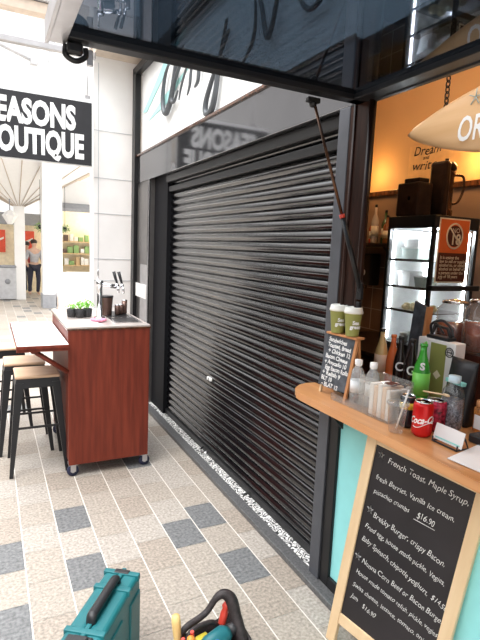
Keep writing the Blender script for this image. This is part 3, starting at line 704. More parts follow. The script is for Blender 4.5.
c = catmull([(.0356 * math.cos(a), .0356 * math.sin(a), .045 + .010 * math.sin((a - C_) * 2.2)) for a in [C_ - 1 + 2.1 * k / 10 for k in range(11)]], 3)
MB().use(M['letterw']).tube(c, .0013, 6).build('swoosh', t)
can('crimson speckled can half hidden behind the red can', 1.435, 1.222, 'pinkred', .033, .115)
# bigger water bottle w dark beads
t = thing('squat_bottle', 'clear bottle half filled with dark beads behind the little card', 'bottle', (1.49, 1.205, .999))
MB().use(M['petclear']).lathe([(.036, 0), (.041, .01), (.040, .12), (.036, .150), (.020, .172), (.018, .182)], seg=26).build('bottle_body', t)
tag(MB().use(M['granular']).lathe([(.033, .004), (.0385, .012), (.0375, .115), (.001, .117)], seg=24).build('beads', t), 'dark grey beads')
tag(MB().use(mat('pale_blue_cap', (.55, .72, .80), .4)).lathe([(.019, .178), (.022, .182), (.022, .202), (.001, .203)], seg=18).build('cap', t), 'pale blue cap')
# pouch
t = thing('coffee_pouch', 'black upright pouch with pale stripe behind the bead bottle', 'pouch', (1.585, 1.262, .999), math.radians(-8))
mb = MB().use(M['blacklab']); R_ = []
for k in range(9):
    q = k / 8; z = .242 * q; d = .028 * (1 - q) ** .5 + .003; w = .068 - .006 * math.sin(PI * q)
    R_.append([mb.bm.verts.new((.02 * q + x * d, y * w, z)) for x, y in ((-1, -.85), (-1.25, 0), (-1, .85), (-.2, 1), (1, .85), (1.2, 0), (1, -.85), (-.2, -1))])
for A, B in zip(R_, R_[1:]):
    for k in range(8): mb.bm.faces.new([A[k], A[(k + 1) % 8], B[(k + 1) % 8], B[k]]).smooth = True
mb.bm.faces.new(R_[0]); mb.bm.faces.new(R_[-1]); mb.build('pouch_body', t)
tag(MB().use(M['tealcard']).box(-.026, -.006, -.045, .045, .150, .164, .001).build('label_band', t), 'pale stripe label')
# orange jar
t = thing('glass_jar', 'small jar of orange preserve at the right end of the counter', 'jar', (1.585, 1.135, .999))
MB().use(M['jarcontent']).lathe([(.034, 0), (.040, .008), (.040, .085), (.032, .097)], seg=24).build('jar_body', t)
tag(MB().use(M['paper']).box(-.0425, -.0395, -.02, .014, .02, .07).build('paper_label', t), 'white label')
tag(MB().use(M['frameor']).lathe([(.034, .096), (.035, .098), (.035, .115), (.001, .116)], seg=24).build('jar_lid', t), 'orange lid')
# spoon/wooden stirrers
t = thing('wooden_spoon', 'short wooden spoon lying over the crimson can', 'spoon', (1.455, 1.25, 1.118))
MB().use(M['frame']).tube([(0, .06, .0), (0.0, -.03, .012)], .0035, 8).sphere((0, -.045, .014), .012, .6, 1.3, .5).build('spoon', t)
# little card on stand
t = thing('card_holder', 'small white and teal card in a black wire holder', 'card', (1.353, 1.098, .999))
tag(MB().use(M['paper']).hexa([(-.003, -.058, .008), (.0, -.058, .008), (.0, .058, .008), (-.003, .058, .008), (.010, -.058, .060), (.013, -.058, .060), (.013, .058, .060), (.010, .058, .060)]).build('card', t), 'white card with teal print')
MB().use(M['blacklab']).tube([(-.012, .05, .018), (-.014, .05, .003), (-.014, -.05, .003), (-.012, -.05, .018)], .003, 6).tube([(-.014, .05, .003), (.04, .05, .003), (.02, .05, .04)], .003, 6).tube([(-.014, -.05, .003), (.04, -.05, .003), (.02, -.05, .04)], .003, 6).build('wire_holder', t)
MB().use(M['tealcard']).hexa([(.0030, -.05, .030), (.0035, -.05, .030), (.0035, .0, .030), (.0030, .0, .030), (.0060, -.05, .043), (.0068, -.05, .043), (.0068, .0, .043), (.0060, .0, .043)]).hexa([(-.0030, -.05, .014), (-.002, -.05, .014), (-.002, .05, .014), (-.003, .05, .014), (-.0022, -.05, .018), (-.001, -.05, .018), (-.001, .05, .018), (-.0022, .05, .018)]).build('print', t)
tag(MB().use(M['paper']).prism([(1.262, 1.018, 1.0005), (1.46, 1.06, 1.0005), (1.49, .80, 1.0005), (1.285, .78, 1.0005)], (0, 0, .002)).build('paper_sheet'), 'blank white paper sheet lying on the counter beside the little card', 'paper')
t = thing('black_case', 'flat black card machine behind the little card', 'card machine', (1.50, 1.03, .999))
MB().use(M['blacklab']).box(-.045, .055, -.04, .07, 0, .03, .006).build('body', t)

# ---- leaning chalkboard
h = Vector((.28066, -.95224, -.12028)); v = Vector((.04834, -.11114, .99263)); n_ = h.cross(v)
cb = thing('chalkboard_sign', 'large pine-framed chalkboard menu with white handwriting leaning on the counter', 'chalkboard', (1.24, 1.506, 0))
cb.rotation_euler = Matrix((h, -n_, v)).transposed().to_euler()
fw = .042; Wb = .428; Hb = .942
MB().use(M['frame']).box(-.004, fw - .004, -.0, .024, 0.0, Hb, .003).build('stile', cb)
MB().use(M['frame']).box(Wb - fw + .03, Wb + .032, -.0, .024, .055, Hb, .003).build('stile', cb)
MB().use(M['frame']).box(fw - .004, Wb - fw + .03, .001, .022, Hb - .022, Hb, .003).build('rail', cb)
MB().use(M['frame']).box(fw - .004, Wb - fw + .03, .001, .022, .105, .155, .003).build('rail', cb)
tag(MB().use(M['board']).box(fw - .006, Wb - fw + .032, .008, .016, .15, Hb - .018).build('slate', cb), 'black chalk surface')
TL = [('French Toast, Maple Syrup,', .095, .868, .399, .862, .034), ('fresh Berries, Vanilla Ice cream,', .063, .786, .371, .784, .030), ('pistachio crumbs', .067, .730, .215, .728, .028), ('$16.90', .245, .728, .312, .728, .034),
      ('Brekky Burger, crispy Bacon,', .084, .632, .375, .610, .034), ('Fried egg, house made pickle, Vegies,', .061, .575, .392, .543, .030), ('Baby Spinach, chipotle yoghurt,', .058, .519, .345, .470, .032), ('$14.50', .36, .468, .419, .458, .030),
      ('Nonna Corn Beef or Bacon Burger,', .079, .425, .423, .403, .033), ('House made tomato relish, pickle, vegies,', .064, .370, .415, .345, .029), ('Swiss cheese, lettuce, tomato, onion', .063, .308, .393, .290, .029), ('Jam', .066, .255, .100, .252, .030), ('$16.90', .12, .245, .18, .240, .030)]
its = []
for k, (s, a0, b0, a1, b1, sz) in enumerate(TL):
    d = Vector((a1 - a0, 0, b1 - b0)); wd = d.length
    its.append((s, (a0, .0065, b0), d, (-(b1 - b0), 0, a1 - a0), dict(size=sz, jitter=.05, seed=k * 1.7, width=wd, bold=-.0002, shear=.15)))
for it in its: texts_part('writing', [it], M['chalk'], cb)
for sx_, sz_ in ((.066, .887), (.068, .655), (.060, .440)):
    pts = [(sx_ + .013 * math.sin(4 * PI * k / 5), .0068, sz_ + .017 * math.cos(4 * PI * k / 5)) for k in range(5)]
    mb = MB().use(M['chalk']); mb.tube(pts, .0017, 5, closed=True); mb.build('drawn_star', cb)
mb = MB().use(M['chalk']); mb.tube([(.238, .0068, .716), (.318, .0068, .718)], .0012, 5)
mb.build('underline', cb)

# ================================================================== BAR ON CASTERS
br = thing('mobile_bar', 'red-brown timber bar cabinet on casters with steel top', 'bar', (.73, 3.85, 0))
x0, x1, ya, yb = -.272, .285, -.44, .50
MB().use(M['redwood']).box(x0, x1, ya, ya + .02, .088, 1.035, .002).build('end_panel', br)
MB().use(M['redwood']).box(x0 + .004, x1 - .004, ya + .02, yb, .10, 1.03).build('carcass', br)
MB().use(M['darkwood']).box(x0 - .006, x1 + .006, ya - .006, yb, 1.035, 1.045, .002).use(M['benchsteel']).box(x0 - .004, x1 + .004, ya - .003, yb, 1.045, 1.06, .004).build('worktop', br)
MB().use(M['steel']).box(.06, .26, -.34, .30, 1.060, 1.064).use(M['gunmetal']).box(.08, .24, -.30, -.10, 1.0641, 1.0655).box(.08, .24, -.05, .24, 1.0641, 1.0655).build('drip_tray', br)
fl = MB().use(M['redwood']).box(-.59, x0 - .004, ya - .08, .50, .935, .956, .003).build('flap', br)
tag(MB().use(M['white']).box(-.585, x0 - .006, ya - .075, .495, .956, .958).build('glare_top', fl), 'white laminate top')  # white sheet paints the blown-out glare onto the red timber flap
MB().use(M['redwood']).hexa([(-.50, ya - .05, .90), (-.46, ya - .05, .90), (-.46, ya - .02, .90), (-.50, ya - .02, .90), (-.52, ya - .05, .935), (-.46, ya - .05, .935), (-.46, ya - .02, .935), (-.52, ya - .02, .935)]).tube([(-.50, ya - .03, .925), (-.275, ya - .01, .755)], .016, 4).build('brace', br)
MB().use(M['redwood']).box(-.59, -.275, ya - .07, ya - .045, .915, .935, .002).build('flap_rail', br)
for (cx, cy) in ((x0 + .03, ya + .03), (x1 - .02, ya + .03), (x0 + .03, yb - .05), (x1 - .02, yb - .05)):
    w = MB().use(M['rubber']).lathe([(.001, -.013), (.036, -.013), (.040, -.007), (.040, .007), (.036, .013), (.001, .013)], (cx, cy, .040), 22, 'y').build('caster', br)
    tag(MB().use(M['silver']).box(cx - .016, cx + .02, cy - .020, cy - .015, .035, .088).box(cx - .016, cx + .02, cy + .015, cy + .020, .035, .088).box(cx - .03, cx + .03, cy - .025, cy + .03, .082, .10, .002).lathe([(.012, -.021), (.012, .021)], (cx, cy, .040), 12, 'y').build('fork', w), 'silver fork')

t = thing('beer_tap', 'chrome two-handle beer tap tower on the mobile bar', 'beer tap', (.735, 3.78, 1.06))
MB().use(M['chrome']).lathe([(.04, 0), (.04, .008), (.020, .014), (.020, .24), (.026, .25), (.026, .28), (.018, .285)], seg=24).tube([(0.0, 0, .255), (.14, -.02, .235)], .016, 14).lathe([(.006, .28), (.006, .36), (.001, .365)], (-.012, 0, 0), 12).build('tower', t)
for dx, dy in ((.125, .0), (.155, -.03)):
    w = MB().use(M['chrome']).tube([(dx, dy - .03, .25), (dx, dy - .06, .23), (dx, dy - .062, .195)], .008, 10).lathe([(.012, .225), (.014, .24), (.012, .262)], (dx, dy - .02, 0), 12).build('spout', t)
    tag(MB().use(M['blacklab']).tube([(dx, dy - .02, .262), (dx - .012, dy - .02, .30), (dx - .025, dy - .015, .352)], [.007, .011, .012], 10).build('tap_handle', w), 'black handle')
# cups on bar
t = thing('metal_tumbler', 'dark brown tumbler beside the beer tap', 'cup', (.81, 3.90, 1.066))
MB().use(M['darkcup']).lathe([(.038, 0), (.040, .004), (.050, .148), (.048, .15), (.038, .01), (.001, .008)], seg=26).build('cup_body', t)
tag(MB().use(M['gunmetal']).lathe([(.0515, .138), (.052, .152), (.047, .152)], seg=26).build('rim', t), 'black rim')
for k, (x, y, lab) in enumerate(((.895, 3.90, 'small brown glass nearest the dark tumbler on the bar'), (.93, 3.93, 'small brown glass between two others on the bar'), (.965, 3.96, 'small brown glass, rightmost on the bar top'))):
    t = thing('shot_glass', lab, 'glass', (x, y, 1.066))
    MB().use(M['darkcup']).lathe([(.017, 0), (.020, .004), (.022, .075 + .03 * (k == 2))], seg=16).build('glass_body', t)
    MB().use(M['chrome']).lathe([(.0225, .074 + .03 * (k == 2)), (.0225, .080 + .03 * (k == 2)), (.001, .081 + .03 * (k == 2))], seg=16).build('lid', t)
mb = MB().use(M['pink'])
for k in range(7): mb.sphere((random.uniform(-.05, .05), random.uniform(-.03, .03), .012), .028, 1.2, 1, .45)
o = mb.build('crumpled_cloth'); o.location = (.70, 3.60, 1.062); tag(o, 'crumpled pink cloth in front of the beer tap', 'cloth')
for k, (x, y) in enumerate(((.545, 3.86), (.60, 3.83), (.66, 3.86))):
    t = thing('potted_succulent', ['small leafy plant in black ribbed pot, leftmost on the bar', 'small leafy plant in black ribbed pot, middle of the bar trio', 'small leafy plant in black ribbed pot nearest the tap'][k], 'potted plant', (x, y, 1.061))
    mb = MB().use(M['pot']); mb.lathe([(.026, 0), (.030, .004), (.034, .062), (.031, .064), (.029, .05), (.001, .05)], seg=20)
    for j in range(14): a = 2 * PI * j / 14; mb.tube([(.029 * math.cos(a), .029 * math.sin(a), .004), (.0345 * math.cos(a), .0345 * math.sin(a), .062)], .002, 5)
    mb.build('pot', t)
    mb = MB().use(M['plantgreen'])
    for j in range(46 if k else 16):
        a = random.random() * 2 * PI; rr = random.random() ** .6 * .045; z = .068 + random.random() * .055 * (1 if k else .4) * (1.3 - rr / .05)
        p = Vector((rr * math.cos(a), rr * math.sin(a), z)); d = Vector((math.cos(a), math.sin(a), .7)) * .016; s_ = Vector((-math.sin(a), math.cos(a), 0)) * .008
        mb.prism([p, p + d * .5 + s_, p + d, p + d * .5 - s_], (0, 0, .0015))
    for j in range(5): a = j * 1.3; mb.tube([(0, 0, .05), (.02 * math.cos(a), .02 * math.sin(a), .10)], .002, 5)
    mb.build('leaves', t)
t = thing('menu_sheet', 'white paper menu lying on the near corner of the bar', 'menu', (.57, 3.56, 1.0605), math.radians(12))
MB().use(M['paper']).box(-.10, .10, -.13, .13, 0, .002).build('sheet', t)
t = thing('menu_sheet', 'white paper menu lying on the fold-down flap of the bar', 'menu', (.30, 3.75, .9585), math.radians(-9))
MB().use(M['paper']).box(-.10, .10, -.15, .15, 0, .002).build('sheet', t)

# stools
def make_stool():
    t = thing('bar_stool', 's', 'stool', (0, 0, 0))
    H_ = .70; s0, s1 = .195, .120
    MB().use(M['stoolseat']).box(-.145, .145, -.145, .145, H_ - .022, H_, .010, 3).build('seat', t)
    MB().use(M['gunmetal']).hexa([(-.148, -.148, H_ - .085), (.148, -.148, H_ - .085), (.148, .148, H_ - .085), (-.148, .148, H_ - .085), (-.138, -.138, H_ - .022), (.138, -.138, H_ - .022), (.138, .138, H_ - .022), (-.138, .138, H_ - .022)]).build('seat_frame', t)
    for sx in (-1, 1):
        for sy in (-1, 1):
            def q(s, w, z): return [(sx * s, sy * s, z), (sx * (s - w), sy * s, z), (sx * (s - w), sy * (s - w), z), (sx * s, sy * (s - w), z)]
            MB().use(M['gunmetal']).hexa(q(s0, .024, 0) + q(s1 + .026, .055, H_ - .05)).build('leg', t)
    k = .33; s = s0 + (s1 + .026 - s0) * k / (H_ - .05) - .012
    mb = MB().use(M['gunmetal'])
    for a, b in (((-s, -s), (s, -s)), ((s, -s), (s, s)), ((s, s), (-s, s)), ((-s, s), (-s, -s))): mb.box(min(a[0], b[0]) - .004, max(a[0], b[0]) + .004, min(a[1], b[1]) - .004, max(a[1], b[1]) + .004, .33, .345)
    mb.build('foot_rail', t)
    return t
s1_ = make_stool(); s1_.location = (.283, 3.73, 0); s1_['label'] = 'black metal stool with pale wooden seat nearest the bar end panel'
s2_ = copy_tree(s1_); s2_.location = (.225, 4.13, 0); s2_['label'] = 'black metal stool with pale seat, behind the nearest stool'
s3_ = copy_tree(s1_); s3_.location = (.10, 4.72, 0); s3_.rotation_euler.z = .1; s3_['label'] = 'black metal stool farthest back, cut by the left edge'
for s in (s1_, s2_, s3_): s['group'] = 'stools beside the mobile bar'

# ================================================================== TOOL CASE AND BAG
tcse = thing('tool_case', 'teal plastic power-tool case standing upright with black handle', 'tool case', (.312, 1.612, 0), math.atan2(.29, .21))
Lc, Wc, Hc = .235, .068, .345
MB().use(M['case']).box(-Lc, Lc, -Wc, -.004, .0, Hc, .016, 3).build('case_shell', tcse)
MB().use(M['case']).box(-Lc, Lc, .004, Wc, .0, Hc, .016, 3).build('case_shell', tcse)
mb = MB().use(M['case']).box(-Lc - .004, Lc + .004, -.009, .009, -.0 + .002, Hc + .004, .004)
for x in (-.20, -.10, .12, .21): mb.box(x - .012, x + .012, -Wc - .004, Wc + .004, Hc - .02, Hc + .006, .004)
for x in (-.17, 0, .17): mb.box(x - .05, x + .05, -Wc - .006, -Wc + .004, .05, Hc - .06, .006)
mb.box(-.05, .05, .0, .01, Hc, Hc + .01); mb.build('reinforcing_rib', tcse)
hd = MB().use(M['blacklab'])
hd.tube(catmull([(.155, .0, Hc - .004), (.152, .0, Hc + .016), (.13, .0, Hc + .022), (-.02, .0, Hc + .022), (-.05, .0, Hc + .02), (-.058, .0, Hc - .004)], 5), .011, 10, flat=1.6)
tag(hd.build('handle', tcse), 'black carry handle')
for x in (-.165,): tag(MB().use(M['blacklab']).box(x - .038, x + .038, -.045, .045, Hc - .01, Hc + .012, .006).box(x - .03, x + .03, -.03, .02, Hc + .012, Hc + .02, .004).build('latch', tcse), 'black latch')
tag(MB().use(M['blacklab']).box(.20, .225, -.03, .03, Hc - .012, Hc + .008, .004).build('latch', tcse), 'black latch')

bg = thing('tool_bag', 'open black fabric tool bag with looped handle', 'tool bag', (.70, 1.47, 0), math.radians(8))
mb = MB().use(M['bagblack']); prof = []
def ringp(z, ax, ay, nn=28):
    out = []
    for k in range(nn):
        a = 2 * PI * k / nn; c_, s_ = math.cos(a), math.sin(a)
        out.append((ax * abs(c_) ** .6 * (1 if c_ > 0 else -1), ay * abs(s_) ** .6 * (1 if s_ > 0 else -1), z + (.018 * math.sin(3 * a) if z > .15 else 0)))
    return out
rg = [[mb.bm.verts.new(p) for p in ringp(z, ax, ay)] for z, ax, ay in ((0, .13, .10), (.02, .14, .11), (.12, .145, .115), (.20, .135, .105), (.205, .127, .097), (.12, .13, .10), (.03, .125, .095))]
for A, B in zip(rg, rg[1:]):
    for k in range(28): mb.bm.faces.new([A[k], A[(k + 1) % 28], B[(k + 1) % 28], B[k]]).smooth = True
mb.bm.faces.new(rg[0]); mb.bm.faces.new(rg[-1]); mb.build('bag_body', bg)
hp = catmull([(-.12, .06, .16), (-.108, .07, .21), (-.08, .072, .242), (-.03, .075, .252), (.010, .075, .268), (.045, .07, .312), (.075, .062, .322), (.098, .045, .30), (.102, .02, .25), (.104, -.02, .19), (.106, -.05, .13)], 5)
MB().use(M['bagblack']).tube(hp, [.012 if i < 24 else .012 + min(.012, (i - 24) * .0011) for i in range(len(hp))], 10).build('handle', bg)
hp = catmull([(-.10, .03, .20), (-.085, .04, .24), (-.05, .045, .25), (.01, .045, .245), (.04, .045, .215)], 5)
MB().use(M['bagblack']).tube(hp, .009, 8).build('strap', bg)
MB().use(M['bagblack']).box(-.11, .05, -.125, -.11, .04, .15, .01).build('front_pocket', bg)
def tool(name, lab, cat, x, y, z, fn, rx=0, ry=0, rz=0):
    t = thing(name, lab, cat, (.70 + x, 1.47 + y, z)); t.rotation_euler = (rx, ry, rz); fn(t); return t
def f_hammer(t):
    MB().use(M['handlewood']).lathe([(.011, -.05), (.013, 0), (.014, .14), (.017, .20), (.015, .225), (.001, .228)], seg=14).build('handle', t)
    MB().use(M['toolgrey']).box(-.04, .04, -.012, .012, -.08, -.05, .004).build('hammer_head', t)
tool('hammer', 'hammer with yellow wooden handle sticking up at the bag left side', 'hammer', -.118, .035, .09, f_hammer, -.05, -.08)
def f_drill(t):
    MB().use(M['toolteal']).lathe([(.001, -.075), (.030, -.07), (.037, -.04), (.036, .03), (.024, .05)], (0, 0, 0), 20, 'x').build('motor_body', t)
    tag(MB().use(M['blacklab']).lathe([(.024, .05), (.022, .085), (.012, .10)], (0, 0, 0), 16, 'x').build('chuck', t), 'black chuck')
    MB().use(M['toolteal']).box(-.05, -.012, -.016, .016, -.13, -.02, .010).build('grip', t)
    tag(MB().use(M['paper']).box(-.06, .0, -.0385, -.034, -.008, .010).build('label_plate', t), 'pale label plate')
tool('cordless_drill', 'teal cordless drill lying in the middle of the open bag', 'drill', .012, .0, .205, f_drill, .2, -.15, .25)
def f_driver(m):
    def f(t):
        MB().use(M[m]).lathe([(.008, 0), (.014, .012), (.015, .07), (.011, .085), (.016, .095), (.010, .108), (.001, .11)], seg=12).build('handle', t)
        MB().use(M['toolgrey']).lathe([(.003, -.12), (.003, .0)], seg=8).build('shaft', t)
    return f
tool('screwdriver', 'screwdriver with orange handle in the tool bag, left of the drill', 'screwdriver', -.065, -.02, .195, f_driver('toolorange'), .2, -.5)
tool('screwdriver', 'screwdriver with red handle in the tool bag, behind the drill', 'screwdriver', .045, .055, .18, f_driver('toolred'), -.2, .35)
tool('screwdriver', 'screwdriver with blue handle at the front of the tool bag', 'screwdriver', -.015, -.055, .19, f_driver('toolblue'), .4, -.2)
def f_pliers(t):
    MB().use(M['toolred']).tube(catmull([(0, 0, 0), (.018, 0, .04), (.020, 0, .11)]), .007, 8).build('grip', t)
    MB().use(M['toolred']).tube(catmull([(0, 0, 0), (-.018, 0, .04), (-.020, 0, .11)]), .007, 8).build('grip', t)
    MB().use(M['toolgrey']).hexa([(-.010, -.006, -.06), (.010, -.006, -.06), (.010, .006, -.06), (-.010, .006, -.06), (-.014, -.008, .005), (.014, -.008, .005), (.014, .008, .005), (-.014, .008, .005)]).build('jaw', t)
tool('pliers', 'red-handled pliers upright at the bag left end', 'pliers', -.095, -.005, .165, f_pliers, 0, -.15, .3)
def f_tape(t):
    MB().use(M['yellow']).box(-.03, .03, -.018, .018, -.03, .03, .008).build('tape_case', t)
    MB().use(M['blacklab']).box(-.02, .02, -.020, .020, -.02, .02, .004).build('grip_pad', t)
tool('tape_measure', 'yellow and black tape measure in the tool bag near the drill grip', 'tape measure', -.045, .025, .19, f_tape, .3, .2, .4)

# ================================================================== FAR MALL
def column(x, y, w, h_, lab, base=True):
    t = thing('column', lab, 'column', (x, y, 0))
    MB().use(M['white']).box(-w / 2, w / 2, -w / 2, w / 2, 0, h_, .01).build('shaft', t)
    if base: tag(MB().use(M['shopgrey']).box(-w / 2 - .02, w / 2 + .02, -w / 2 - .02, w / 2 + .02, 0, .34, .01).build('base', t), 'grey plinth')
    return t
column(1.375, 12.95, .44, 6, 'wide white square column with grey plinth beyond the bar')
t = column(.755, 14.75, .26, 2.9, 'slim white column under the fan canopy', False)
# fan canopy sprouting from the slim column
cn = thing('fan_canopy', 'white funnel canopy with thin ribs fanning from the slim column', 'canopy', (.755, 14.75, 2.5))
mb = MB().use(M['white']); r0 = [(-.13, -.13, 0), (.13, -.13, 0), (.13, .13, 0), (-.13, .13, 0)]; R1 = [(-3.5, -3.5, 2.0), (3.5, -3.5, 2.0), (3.5, 3.5, 2.0), (-3.5, 3.5, 2.0)]
A = [mb.bm.verts.new(p) for p in r0]; B = [mb.bm.verts.new(p) for p in R1]; C2 = [mb.bm.verts.new((p[0], p[1], p[2] + .03)) for p in R1]; D = [mb.bm.verts.new((p[0], p[1], p[2] + .05)) for p in r0]
for k in range(4):
    mb.bm.faces.new([A[k], A[(k + 1) % 4], B[(k + 1) % 4], B[k]]); mb.bm.faces.new([B[k], B[(k + 1) % 4], C2[(k + 1) % 4], C2[k]]); mb.bm.faces.new([C2[k], C2[(k + 1) % 4], D[(k + 1) % 4], D[k]])
mb.build('membrane', cn)
mb = MB().use(M['beige'])
for k in range(9):
    for a, b in (((-3.5 + k * .875, -3.5), (-.13 + .0325 * k, -.14)), ((-3.5, -3.5 + k * .875), (-.14, -.13 + .0325 * k)), ((3.5, -3.5 + k * .875), (.14, -.13 + .0325 * k))):
        mb.tube([(a[0], a[1], 1.99), (b[0], b[1], -.01)], .010, 4)
mb.build('rib', cn)
# overhead beam of the arcade roof and diagonal stay
t = thing('roof_beam', 'beige roof beam crossing the top left corner', 'beam', (-1.5, 7, 4.33))
MB().use(M['beige']).box(-2.5, 2.35, -.08, .08, 0, .13, .01).use(M['bingrey']).box(-2.5, 2.35, -.12, .12, .14, .20, .01).build('beam', t)
t = thing('stay_rod', 'thin pale grey stay rod below the roof beam', 'rod', (.54, 7.0, 3.80))
MB().use(M['bingrey']).tube([(-1.68, 0, .545), (0, 0, 0)], .02, 8).box(-.02, .06, -.03, .03, -.05, .03, .005).build('rod', t)
t = thing('pennant_lamp', 'small white wedge lamp hanging under the hatch corner at top left', 'lamp', (.735, 7.0, 3.71))
tag(MB().use(M['white']).prism([(-.06, 0, .36), (.08, 0, .38), (-.02, 0, 0), (-.05, 0, 0)], (0, .06, 0)).build('shade', t), 'white face')
MB().use(M['bingrey']).prism([(.0, -.005, .36), (.08, -.005, .38), (-.02, -.005, .02)], (0, .004, 0)).build('side', t)
MB().use(M['bingrey']).tube([(.01, .03, .36), (.01, .03, .63)], .008, 6).build('stem', t)
# right hand shop
sp = thing('lit_shop', 'bright shop with grey awning and stocked shelves behind the pier', 'shop', (2.6, 15.0, 0))
MB().use(M['shopwarm']).box(-.95, 2.5, .9, 1.0, 0, 2.9).build('back_wall', sp)
MB().use(M['white']).box(-1.0, 2.5, -.2, .1, 2.62, 3.3).build('header', sp)
tag(MB().use(M['shopgrey']).hexa([(-1.0, -.6, 2.42), (2.5, -.6, 2.42), (2.5, -.1, 2.62), (-1.0, -.1, 2.62), (-1.0, -.6, 2.50), (2.5, -.6, 2.50), (2.5, -.1, 2.72), (-1.0, -.1, 2.72)]).build('awning', sp), 'grey awning')
for z in (.9, 1.25, 1.6): MB().use(M['goods'][0]).box(-.75, 2.3, .55, .88, z, z + .03).build('shelf', sp)
MB().use(M['white']).box(-.6, 2.4, -.1, .3, 0, .75, .01).build('shop_counter', sp)
for z in (.93, 1.28, 1.63):
    x = -.70
    while x < 1.2:
        w = random.uniform(.07, .15); hh = random.uniform(.1, .24)
        o = MB().use(random.choice(M['goods'])).box(-w / 2, w / 2, -.06, .06, 0, hh, .01).build('packaged_good'); o.location = (2.6 + x, 15.68, z); tag(o, 'small packaged good on the lit shop shelves', 'product', 'goods on the lit shop shelves'); x += w + .03
# red poster shop on left
for (x, lab) in ((.30, 'red poster at the far left edge of the mall'), (1.10, 'red poster between the two white columns')):
    t = thing('wall_poster', lab, 'poster', (x, 16.6, 1.2)); MB().use(M['shopred']).box(-.16, .16, -.02, .02, .02, .68, .005).build('poster', t)
    tag(MB().use(M['goods'][2]).prism([(-.12, -.022, .3), (.12, -.022, .42), (.12, -.022, .48), (-.12, -.022, .36)], (0, .002, 0)).build('printed_band', t), 'pale slanted print')
t = thing('poster_wall', 'long pale shop wall behind the posters at far left', 'wall', (.5, 16.8, 0)); MB().use(M['shopwarm']).box(-2.5, 1.1, -.1, .1, 0, 2.4).build('wall', t)
MB().use(M['shopgrey']).box(-2.5, 1.1, -.25, -.1, 2.05, 2.4, .01).build('header', t)
tb = thing('rubbish_bin', 'pale grey square bin beside the slim column', 'bin', (.44, 14.75, 0))
MB().use(M['bingrey']).box(-.21, .21, -.2, .2, .02, .86, .02).build('bin_body', tb); MB().use(M['shopgrey']).box(-.22, .22, -.21, .21, .86, .92, .02).build('bin_lid', tb)
MB().use(M['shopgrey']).lathe([(.001, -.004), (.07, -.004), (.07, .004), (.001, .004)], (0, -.2, .5), 16, 'y').build('emblem', tb)
lt = thing('pendant_lantern', 'small white lantern pendant left of the slim column', 'lantern', (.52, 14.4, 2.0))
MB().use(M['white']).lathe([(.06, 0), (.09, .05), (.19, .22), (.10, .32), (.02, .36)], seg=6, sm=False).build('shade', lt); MB().use(M['shopgrey']).tube([(0, 0, .36), (0, 0, 1.0)], .012, 6).build('stem', lt)
for k, (x, y, z) in enumerate(((1.18, 13.6, 1.95), (1.82, 14.0, 1.95))):
    t = thing('hanging_plant', ['leafy green ball basket hanging left of the wide column', 'leafy green ball basket hanging right of the wide column'][k], 'hanging plant', (x, y, z))
    mb = MB().use(M['goods'][3])
    for j in range(90):
        d = Vector((random.gauss(0, 1), random.gauss(0, 1), random.gauss(0, 1))).normalized() * random.uniform(.06, .12); s_ = Vector((random.gauss(0, .02), random.gauss(0, .02), random.gauss(0, .02)))
        mb.prism([d, d * 1.2 + s_, d * 1.35, d * 1.2 - s_], (0, .004, .003))
    mb.build('foliage', t); MB().use(M['gunmetal']).tube([(0, 0, .1), (0, 0, 1.2)], .006, 5).sphere((0, 0, 0), .06).build('basket', t)
# people
def skin(name, pts, edges, rad, m, parent, root=0):
    me = bpy.data.meshes.new(name); me.from_pydata(pts, edges, []); me.materials.append(m)
    o = bpy.data.objects.new(name, me); COL.objects.link(o); o.parent = parent
    md = o.modifiers.new('skin', 'SKIN'); md.use_smooth_shade = True
    for i, r in enumerate(rad): me.skin_vertices[0].data[i].radius = (r, r); me.skin_vertices[0].data[i].use_root = (i == root)
    s = o.modifiers.new('sub', 'SUBSURF'); s.levels = 1; s.render_levels = 1
    return o
def person(lab, x, y, shirt, rz, sc):
    t = thing('person', lab, 'person', (x, y, 0), rz); t.scale = (sc, sc, sc)
    P = [(0, 0, .95), (0, 0, 1.2), (0, 0, 1.42), (0, 0, 1.52), (0, -.01, 1.62), (0, -.01, 1.70), (.19, 0, 1.40), (.25, .02, 1.12), (.23, -.12, .92), (-.19, 0, 1.40), (-.25, .02, 1.12), (-.23, -.10, .90), (.10, 0, .90), (.11, -.06, .50), (.11, .02, .08), (.11, -.13, .04), (-.10, 0, .90), (-.11, .06, .50), (-.11, .14, .09), (-.11, .02, .04)]
    E_ = [(0, 1), (1, 2), (2, 3), (3, 4), (4, 5), (2, 6), (6, 7), (7, 8), (2, 9), (9, 10), (10, 11), (0, 12), (12, 13), (13, 14), (14, 15), (0, 16), (16, 17), (17, 18), (18, 19)]
    Rr = [.13, .12, .13, .05, .09, .085, .06, .042, .032, .06, .042, .032, .085, .06, .042, .035, .085, .06, .042, .035]
    skin('body', P, E_, Rr, M['skin'], t)
    skin('shirt', [P[i] for i in (0, 1, 2, 6, 7, 9, 10)], [(0, 1), (1, 2), (2, 3), (3, 4), (2, 5), (5, 6)], [.148, .138, .148, .075, .056, .075, .056], shirt, t)
    skin('trousers', [(0, 0, .97)] + [P[i] for i in (12, 13, 14, 16, 17, 18)], [(0, 1), (1, 2), (2, 3), (0, 4), (4, 5), (5, 6)], [.14, .10, .075, .058, .10, .075, .058], M['trousers'], t)
    MB().use(M['hair']).sphere((0, .015, 1.70), .105, 1, 1, .85).build('hair', t)
person('person in grey top and dark trousers walking beyond the bar', 1.20, 15.9, M['shirtgrey'], .3, .92)
person('person in red top standing behind the walking person', 1.02, 16.3, M['shirtred'], -.5, .88)
